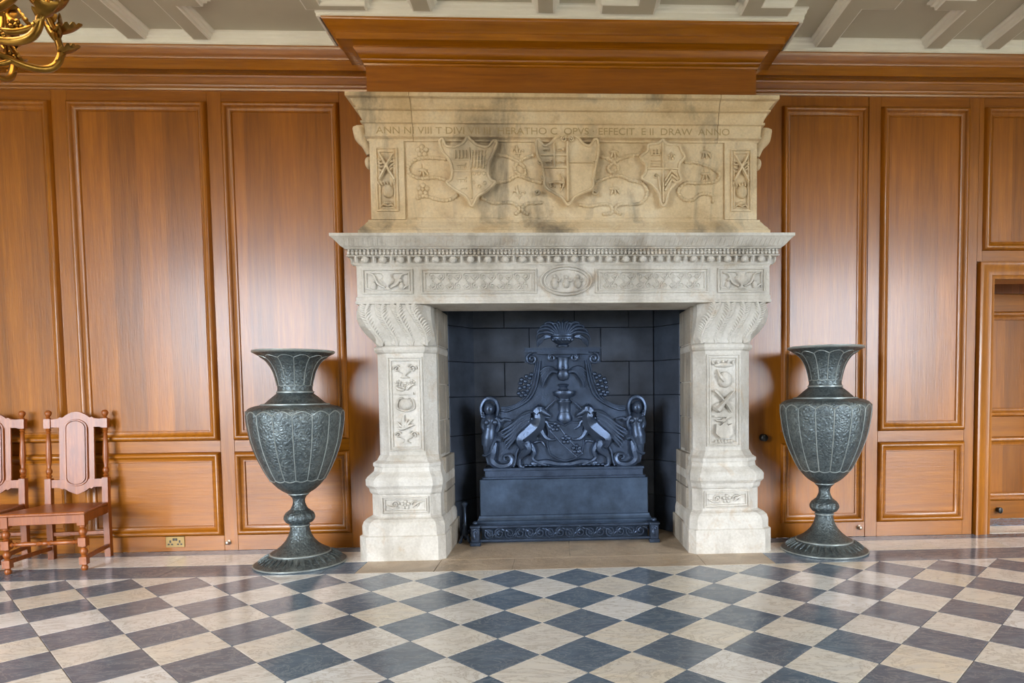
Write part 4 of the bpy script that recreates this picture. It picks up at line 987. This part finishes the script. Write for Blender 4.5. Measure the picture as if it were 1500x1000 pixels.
# ================================================================== BRONZE URNS
VR = dict(
    foot=[(0.316, 0.0), (0.318, 0.012), (0.300, 0.026), (0.262, 0.046), (0.226, 0.064), (0.206, 0.076), (0.204, 0.086), (0.190, 0.094), (0.160, 0.112), (0.128, 0.138), (0.098, 0.172), (0.080, 0.206), (0.068, 0.244), (0.063, 0.274)],
    knop=[(0.066, 0.270), (0.070, 0.280), (0.064, 0.290), (0.088, 0.302), (0.106, 0.326), (0.108, 0.344), (0.098, 0.368), (0.074, 0.388), (0.062, 0.398)],
    collar=[(0.062, 0.394), (0.058, 0.404), (0.048, 0.424), (0.041, 0.450), (0.045, 0.480), (0.060, 0.498), (0.068, 0.506), (0.066, 0.518)],
    body=[(0.060, 0.510), (0.092, 0.526), (0.128, 0.552), (0.166, 0.592), (0.206, 0.648), (0.242, 0.720), (0.278, 0.808), (0.306, 0.900), (0.322, 0.990), (0.331, 1.060), (0.328, 1.105), (0.314, 1.130), (0.282, 1.148), (0.226, 1.160)],
    shoulder=[(0.226, 1.156), (0.218, 1.168), (0.204, 1.170), (0.176, 1.196), (0.146, 1.222), (0.124, 1.240)],
    neck=[(0.122, 1.238), (0.126, 1.248), (0.120, 1.258), (0.117, 1.280), (0.122, 1.312), (0.130, 1.348), (0.142, 1.392), (0.160, 1.432), (0.186, 1.470), (0.226, 1.504), (0.270, 1.530)],
    rim=[(0.262, 1.526), (0.272, 1.530), (0.278, 1.538), (0.276, 1.546), (0.258, 1.540), (0.200, 1.500), (0.130, 1.400), (0.098, 1.300)])
def urn(loc, label, rz):
    root = empty('bronze_urn', loc, rz); tag(root, label, 'urn', 'tall engraved urns beside the fireplace')
    def dense(p, n=4):
        P = smoothpath([(r, 0, z) for r, z in p], n); return [(v.x, v.z) for v in P]
    def lobes(n, amt, z0, z1):
        def f(a, r, z):
            k = max(0.0, min(1.0, (z - z0) / 0.04, (z1 - z) / 0.04)); return r * (1 - amt * k * (1 - abs(math.cos(n * a / 2)) ** 0.7))
        return f
    MB().lathe(VR['foot'], seg=64).build('foot', BRONZE, root, smooth=True)
    MB().lathe(dense(VR['knop'], 3), seg=96, mod=lobes(12, 0.06, 0.30, 0.39)).build('knop', BRONZE, root, smooth=True)
    MB().lathe(dense(VR['collar'], 3), seg=48).build('collar', BRONZE, root, smooth=True)
    b = MB().lathe(dense(VR['body']), seg=192, mod=lobes(16, 0.014, 0.60, 1.15)).build('body', BRONZE, root, smooth=True)
    MB().lathe(VR['shoulder'], seg=64).build('shoulder', BRONZE, root, smooth=True)
    nk = MB().lathe(dense(VR['neck'], 3), seg=144, mod=lobes(12, 0.016, 1.27, 1.53)).build('neck', BRONZE, root, smooth=True)
    MB().lathe(VR['rim'], seg=64).build('rim', BRONZE_L, root, smooth=True)
    def rad(p, z):
        d = dense(p)
        for (r0, z0), (r1, z1) in zip(d[:-1], d[1:]):
            if z0 <= z <= z1 and z1 > z0: return r0 + (r1 - r0) * (z - z0) / (z1 - z0)
        return d[-1][0]
    def lines(p, n, amt, zb, zt, arch, name, parent, r=0.0028):
        m = MB(); f = lobes(n, amt, *((0.60, 1.15) if n == 16 else (1.27, 1.53)))
        pt = lambda a, z: ((f(a, rad(p, z), z) + 0.001) * math.cos(a), (f(a, rad(p, z), z) + 0.001) * math.sin(a), z)
        for k in range(n):
            a = 2 * PI * (k + 0.5) / n
            m.tube([pt(a, zb + (zt - zb) * i / 14) for i in range(15)], r, 5)
            m.tube([pt(2 * PI * (k + 0.5 + i / 8) / n, zt + arch * math.sin(PI * i / 8)) for i in range(9)], r, 5)
            m.tube([pt(2 * PI * (k + 0.5 + i / 8) / n, zb - 0.35 * arch * math.sin(PI * i / 8)) for i in range(9)], r, 5)
        m.build(name, BRONZE_L, parent, smooth=True)
    lines(VR['body'], 16, 0.014, 0.625, 1.085, 0.030, 'flute_beading', b, 0.0038); lines(VR['neck'], 12, 0.016, 1.30, 1.49, 0.018, 'flute_beading', nk, 0.003)
    for r_, z_, t in ((0.205, 0.082, 0.006), (0.228, 1.162, 0.006), (0.122, 1.250, 0.007), (0.068, 0.512, 0.005), (0.068, 0.280, 0.005), (0.316, 0.010, 0.006)):
        MB().tube([(r_ * math.cos(2 * PI * k / 48), r_ * math.sin(2 * PI * k / 48), z_) for k in range(49)], t, 6).build('ring', BRONZE_L, root, smooth=True)
    m = MB()                                                        # leaf border on the foot
    for k in range(36):
        a = 2 * PI * k / 36; c, s = math.cos(a), math.sin(a)
        m.tube([(0.216 * c, 0.216 * s, 0.071), (0.245 * c, 0.245 * s, 0.058), (0.285 * c, 0.285 * s, 0.036)], [0.006, 0.010, 0.003], 5)
    m.build('foot_leaves', BRONZE, root, smooth=True)
    return root
urn((-1.957, -0.455, 0), 'tall bronze urn on the side of the oak chairs, in front of plain wall panels', 0.10)
urn((1.966, -0.42, 0), 'tall bronze urn standing before the panelled door with the black knob', 0.0)

# ================================================================== CHAIRS
def make_chair(loc, rz, label):
    root = empty('side_chair', loc, rz); tag(root, label, 'chair', 'carved oak side chairs')
    WF, WR, DF, DR, SZ = 0.2375, 0.193, -0.215, 0.215, 0.425
    MB().prism([(-WF - 0.035, DF - 0.035), (WF + 0.035, DF - 0.035), (WR + 0.012, DR - 0.01), (-WR - 0.012, DR - 0.01)], SZ - 0.022, SZ, lambda u, v, a: (u, v, a)).build('seat', CHAIRW, root, bevel=0.006)
    def rail(a, b, z0, z1, t, name):
        d = (Vector(b) - Vector(a)).normalized(); n = Vector((-d.y, d.x)) * t / 2; a, b = Vector(a), Vector(b)
        MB().prism([a + n, b + n, b - n, a - n], z0, z1, lambda u, v, h: (u, v, h)).build(name, CHAIRW, root, bevel=0.003)
    rail((-WF, DF), (WF, DF), SZ - 0.085, SZ - 0.022, 0.030, 'apron'); rail((-WR, DR), (WR, DR), SZ - 0.085, SZ - 0.022, 0.026, 'apron')
    for s in (-1, 1):
        rail((s * WF, DF), (s * WR, DR), SZ - 0.085, SZ - 0.022, 0.026, 'apron'); rail((s * WF, DF), (s * WR, DR), 0.070, 0.100, 0.022, 'stretcher')
        m = MB(); q_ = 0.024                                         # turned front leg with square blocks
        m.box(s * WF - q_, s * WF + q_, DF - q_, DF + q_, SZ - 0.10, SZ - 0.022); m.box(s * WF - q_, s * WF + q_, DF - q_, DF + q_, 0.175, 0.235)
        m.lathe([(0.014, 0.232), (0.020, 0.240), (0.014, 0.248), (0.022, 0.262), (0.026, 0.278), (0.020, 0.296), (0.014, 0.302), (0.022, 0.310), (0.022, 0.318), (0.014, 0.326)], (s * WF, DF, 0), 16)
        m.lathe([(0.016, 0.0), (0.020, 0.010), (0.022, 0.022), (0.015, 0.034), (0.020, 0.044)], (s * WF, DF, 0), 16)
        m.box(s * WF - 0.023, s * WF + 0.023, DF - 0.023, DF + 0.023, 0.044, 0.098)
        m.lathe([(0.020, 0.098), (0.014, 0.108), (0.022, 0.122), (0.026, 0.138), (0.018, 0.156), (0.013, 0.162), (0.020, 0.170), (0.018, 0.178)], (s * WF, DF, 0), 16)
        m.build('leg', CHAIRW, root, smooth=True)
        m = MB(); x = s * WR; lean = lambda z: DR + max(0, z - 0.43) * 0.06           # back post
        m.prism([(x - 0.020, DR - 0.022), (x + 0.020, DR - 0.022), (x + 0.020, DR + 0.022), (x - 0.020, DR + 0.022)], 0.0, 0.43, lambda u, v, h: (u, v, h))
        m.prism([(x - 0.020, -0.022), (x + 0.020, -0.022), (x + 0.020, 0.022), (x - 0.020, 0.022)], 0.43, 0.615, lambda u, v, h: (u, v + lean(h), h))
        k = MB().lathe([(0.018, 0.612), (0.013, 0.622), (0.020, 0.634), (0.013, 0.646), (0.021, 0.662), (0.022, 0.676), (0.014, 0.692), (0.012, 0.700), (0.018, 0.74), (0.020, 0.80), (0.017, 0.88), (0.012, 0.955), (0.018, 0.962), (0.012, 0.972), (0.019, 0.984), (0.013, 0.996), (0.016, 1.0)], (x, 0, 0), 16)
        m.add([(a, b + lean(c), c) for a, b, c in k.v], k.f)
        m.prism([(x - 0.022, -0.022), (x + 0.022, -0.022), (x + 0.022, 0.022), (x - 0.022, 0.022)], 0.998, 1.070, lambda u, v, h: (u, v + lean(h), h))
        pst = m.build('back_post', CHAIRW, root, smooth=True)
        k = MB().lathe([(0.014, 1.068), (0.018, 1.076), (0.010, 1.084), (0.016, 1.092), (0.023, 1.108), (0.021, 1.124), (0.010, 1.134)], (x, 0, 0), 16); k.v = [(a, b + lean(c), c) for a, b, c in k.v]
        k.build('finial', CHAIRW, pst, smooth=True)
    rail((-WR, DR), (WR, DR), 0.175, 0.205, 0.022, 'stretcher')
    prof = [(0.012, -WF + 0.02), (0.019, -0.20), (0.012, -0.19), (0.019, -0.178), (0.012, -0.165), (0.018, -0.13), (0.015, -0.06), (0.012, -0.05), (0.021, -0.035), (0.012, -0.02), (0.020, 0.0)]
    prof = prof + [(r, -z) for r, z in prof[::-1][1:]]
    k = MB().lathe(prof, (0, 0, 0), 14); k.v = [(c, DF + a, 0.205 + b) for a, b, c in k.v]; k.build('front_stretcher', CHAIRW, root, smooth=True)
    lean = lambda z: DR + max(0, z - 0.43) * 0.06
    bk = lambda t: (lambda u, v, h: (u, lean(v) + h, v))
    w = WR - 0.018
    crest = [(-w, 1.005), (w, 1.005), (w, 1.066), (0.125, 1.070), (0.108, 1.082), (0.092, 1.078), (0.065, 1.100), (0.03, 1.118), (0, 1.122), (-0.03, 1.118), (-0.065, 1.100), (-0.092, 1.078), (-0.108, 1.082), (-0.125, 1.070), (-w, 1.066)]
    MB().prism(crest, -0.014, 0.012, bk(0)).build('crest_rail', CHAIRW, root)
    low = [(-w, 0.605), (-w, 0.545), (-0.115, 0.545), (-0.100, 0.532), (-0.085, 0.538), (-0.05, 0.512), (0, 0.490), (0.05, 0.512), (0.085, 0.538), (0.100, 0.532), (0.115, 0.545), (w, 0.545), (w, 0.605)]
    MB().prism(low, -0.014, 0.012, bk(0)).build('lower_rail', CHAIRW, root)
    sp = MB().prism([(-0.118, 0.600), (0.118, 0.600), (0.118, 1.010), (-0.118, 1.010)], -0.008, 0.008, bk(0)).build('splat', CHAIRW, root)
    hw, zb, zt = 0.062, 0.625, 0.995
    loop = [(hw * math.cos(PI * i / 10), zt + hw * 0.9 * math.sin(PI * i / 10)) for i in range(11)] + [(-hw * math.cos(PI * i / 10), zb - hw * 0.9 * math.sin(PI * i / 10)) for i in range(11)]
    MB().prism(loop, -0.022, 0.0, bk(0)).build('raised_panel', CHAIRW, sp)
    big = [(x * 1.16, z + (0.008 if z > 0.8 else -0.008)) for x, z in loop]
    MB().tube([(x, lean(z) - 0.014, z) for x, z in big + big[:1]], 0.008, 6).build('panel_bead', CHAIRW, sp, smooth=True)
    return root
c1 = make_chair((-3.712, -0.350, 0), 0.15, 'polished oak side chair with arched crest, beside the brass wall socket')
c2 = copy_tree(c1); c2.location = (-4.325, -0.355, 0); c2.rotation_euler = (0, 0, 0.16)
c2['label'] = 'polished oak side chair with arched crest, farther from the brass wall socket'

# ================================================================== WALL FITTINGS
so_ = empty('wall_socket', (-3.11, 0.0, 0.035)); tag(so_, 'brass double power socket on the oak skirting', 'socket')
MB().box(-0.073, 0.073, -0.008, 0.0, 0.0, 0.086).build('plate', BRASS, so_, bevel=0.003)
for s in (-1, 1):
    m = MB().box(s * 0.036 - 0.006, s * 0.036 + 0.006, -0.0095, -0.007, 0.036, 0.056)
    for t in (-1, 1): m.box(s * 0.036 + t * 0.013 - 0.0075, s * 0.036 + t * 0.013 + 0.0075, -0.0095, -0.007, 0.018, 0.030)
    m.build('pin_holes', BLACK, so_)
    MB().box(s * 0.010 - 0.008, s * 0.010 + 0.008, -0.012, -0.007, 0.052, 0.072).build('switch', BLACK, so_, bevel=0.002)
for x, z, lb in ((-2.697, 0.064, 'small round metal stud on the skirting near the brass wall socket'), (2.436, 0.078, 'small round metal stud on the skirting below the panelled door')):
    m = MB().lathe([(0.020, 0), (0.020, 0.004), (0.010, 0.008), (0.010, 0.016), (0.016, 0.022), (0.014, 0.032), (0.006, 0.036)], seg=16); m.v = [(x + a, -c, z + b) for a, b, c in m.v]
    tag(m.build('wall_stud', STEEL, None, smooth=True), lb, 'stud', 'studs on the skirting')

# ================================================================== CHANDELIER
CHX, CHY = -2.215, -2.85
ch = empty('chandelier', (CHX, CHY, 2.365)); tag(ch, 'gilt bronze chandelier with leafy scrolled arms and pale candle tubes', 'chandelier')
def chb(mb, name, mat=GOLD, parent=None, smooth=True):
    mb.v = [(x, y, z - 2.30) for x, y, z in mb.v]; return mb.build(name, mat, parent or ch, smooth=smooth)
chb(MB().lathe([(0.004, 2.302), (0.020, 2.315), (0.028, 2.335), (0.014, 2.352), (0.03, 2.37), (0.075, 2.40), (0.09, 2.44), (0.07, 2.48), (0.035, 2.50), (0.03, 2.54), (0.055, 2.58), (0.06, 2.62), (0.035, 2.67), (0.028, 2.76), (0.045, 2.80), (0.03, 2.84), (0.012, 2.87), (0.010, 3.76), (0.05, 3.77), (0.06, 3.835), (0.055, 3.84)], seg=24), 'stem')
def acan(m, p, d, L, W):
    """small curled acanthus leaf from p along d, with toothed side lobes"""
    p, d = Vector(p), Vector(d).normalized(); up = Vector((0, 0, 1)); sd = d.cross(up)
    sd = sd.normalized() if sd.length > 1e-3 else Vector((0, 1, 0)); nn = sd.cross(d)
    n = 12; up_, dn_ = [], []
    for i in range(n + 1):
        t = i / n; c0 = p + d * L * 1.25 * t + nn * L * (0.55 * t * t - 0.15 * t)
        hw = W * 0.62 * math.sin(PI * min(1, 0.10 + 0.88 * t ** 0.8)) * (0.66 + 0.34 * abs(math.sin(4.0 * PI * t)))
        row = [c0 + sd * hw * k + nn * (abs(k) * hw * 0.45) for k in (-1, -0.5, 0, 0.5, 1)]
        up_ += row; dn_ += [q - nn * (0.005 if abs(k) < 1 else 0.001) for q, k in zip(row, (-1, -0.5, 0, 0.5, 1))]
    N_ = len(up_); f = [(i * 5 + k, i * 5 + k + 1, (i + 1) * 5 + k + 1, (i + 1) * 5 + k) for i in range(n) for k in range(4)]
    f2 = [tuple(N_ + v for v in q[::-1]) for q in f]
    side = [(i * 5, (i + 1) * 5, N_ + (i + 1) * 5, N_ + i * 5) for i in range(n)] + [(i * 5 + 4, N_ + i * 5 + 4, N_ + (i + 1) * 5 + 4, (i + 1) * 5 + 4) for i in range(n)]
    m.add(up_ + dn_, f + f2 + side)
def arm(ang, protos=None):
    c, s = math.cos(ang), math.sin(ang); A = lambda r, z, o=0: (r * c - o * s, r * s + o * c, z)
    m = MB()
    stube(m, [A(0.06, 2.47), A(0.14, 2.430), A(0.25, 2.405), A(0.325, 2.425), A(0.356, 2.49), A(0.340, 2.57), A(0.318, 2.63), A(0.325, 2.685)], [0.012, 0.013, 0.014, 0.014, 0.013, 0.012, 0.010, 0.010], n=5, sides=8)
    stube(m, [A(0.05, 2.55), A(0.13, 2.505), A(0.21, 2.515), A(0.275, 2.560), A(0.305, 2.62), A(0.310, 2.68)], [0.009, 0.011, 0.012, 0.012, 0.010, 0.007], n=5, sides=8)
    stube(m, [A(0.03, 2.37), A(0.11, 2.372), A(0.17, 2.385), A(0.205, 2.41)], [0.010, 0.010, 0.010, 0.012], n=5, sides=8)
    m.tube([A(0.12 + 0.025 * math.cos(t), 2.40 + 0.025 * math.sin(t)) for t in [k * 0.5 for k in range(12)]], 0.006, 6)
    a = chb(m, 'arm')
    m = MB()
    for r_, z_, dr, dz, L, W in ((0.345, 2.49, 0.9, 0.30, 0.070, 0.075), (0.335, 2.56, 1.0, 0.35, 0.090, 0.085), (0.322, 2.63, 0.9, 0.6, 0.085, 0.080), (0.350, 2.54, 0.4, 1.0, 0.08, 0.07), (0.340, 2.60, -0.5, 0.9, 0.07, 0.07), (0.335, 2.445, 0.6, 0.5, 0.05, 0.036), (0.31, 2.65, -0.7, 0.6, 0.06, 0.036),
                                 (0.24, 2.41, -0.5, 0.5, 0.06, 0.034), (0.19, 2.415, 0.2, 0.8, 0.06, 0.034), (0.27, 2.555, -0.6, 0.5, 0.05, 0.03), (0.345, 2.53, -0.7, 0.7, 0.06, 0.034)):
        acan(m, A(r_, z_), (dr * c, dr * s, dz), L, W)
    for r_, z_ in ((0.215, 2.425), (0.225, 2.545)):
        for k in range(5): m.ball(A(r_ + 0.016 * math.cos(k * 1.256), z_ + 0.016 * math.sin(k * 1.256)), 0.010, 0.010, 0.010, 7, 5)
        m.ball(A(r_, z_), 0.010)
    chb(m, 'acanthus_leaves', GOLD, a)
    chb(MB().lathe([(0.010, 2.675), (0.020, 2.690), (0.042, 2.700), (0.046, 2.708), (0.020, 2.706), (0.018, 2.722), (0.022, 2.735), (0.020, 2.755), (0.012, 2.756)], A(0.325, 0.0), 16), 'candle_cup', GOLD, a)
    chb(MB().lathe([(0.0125, 2.752), (0.0125, 2.865), (0.008, 2.868)], A(0.325, 0.0), 14), 'candle_tube', WAX, a)
    chb(MB().lathe([(0.004, 2.868), (0.011, 2.882), (0.012, 2.895), (0.006, 2.915), (0.001, 2.925)], A(0.325, 0.0), 10), 'lamp', GLOW, a)
for k in range(8): arm(2 * PI * k / 8 + 0.03)
pl = bpy.data.lights.new('chandelier_light', 'POINT'); pl.energy = 28; pl.color = (1.0, 0.70, 0.42); pl.shadow_soft_size = 0.3
plo = bpy.data.objects.new('chandelier_light', pl); COL.objects.link(plo); plo.location = (CHX, CHY, 2.98)
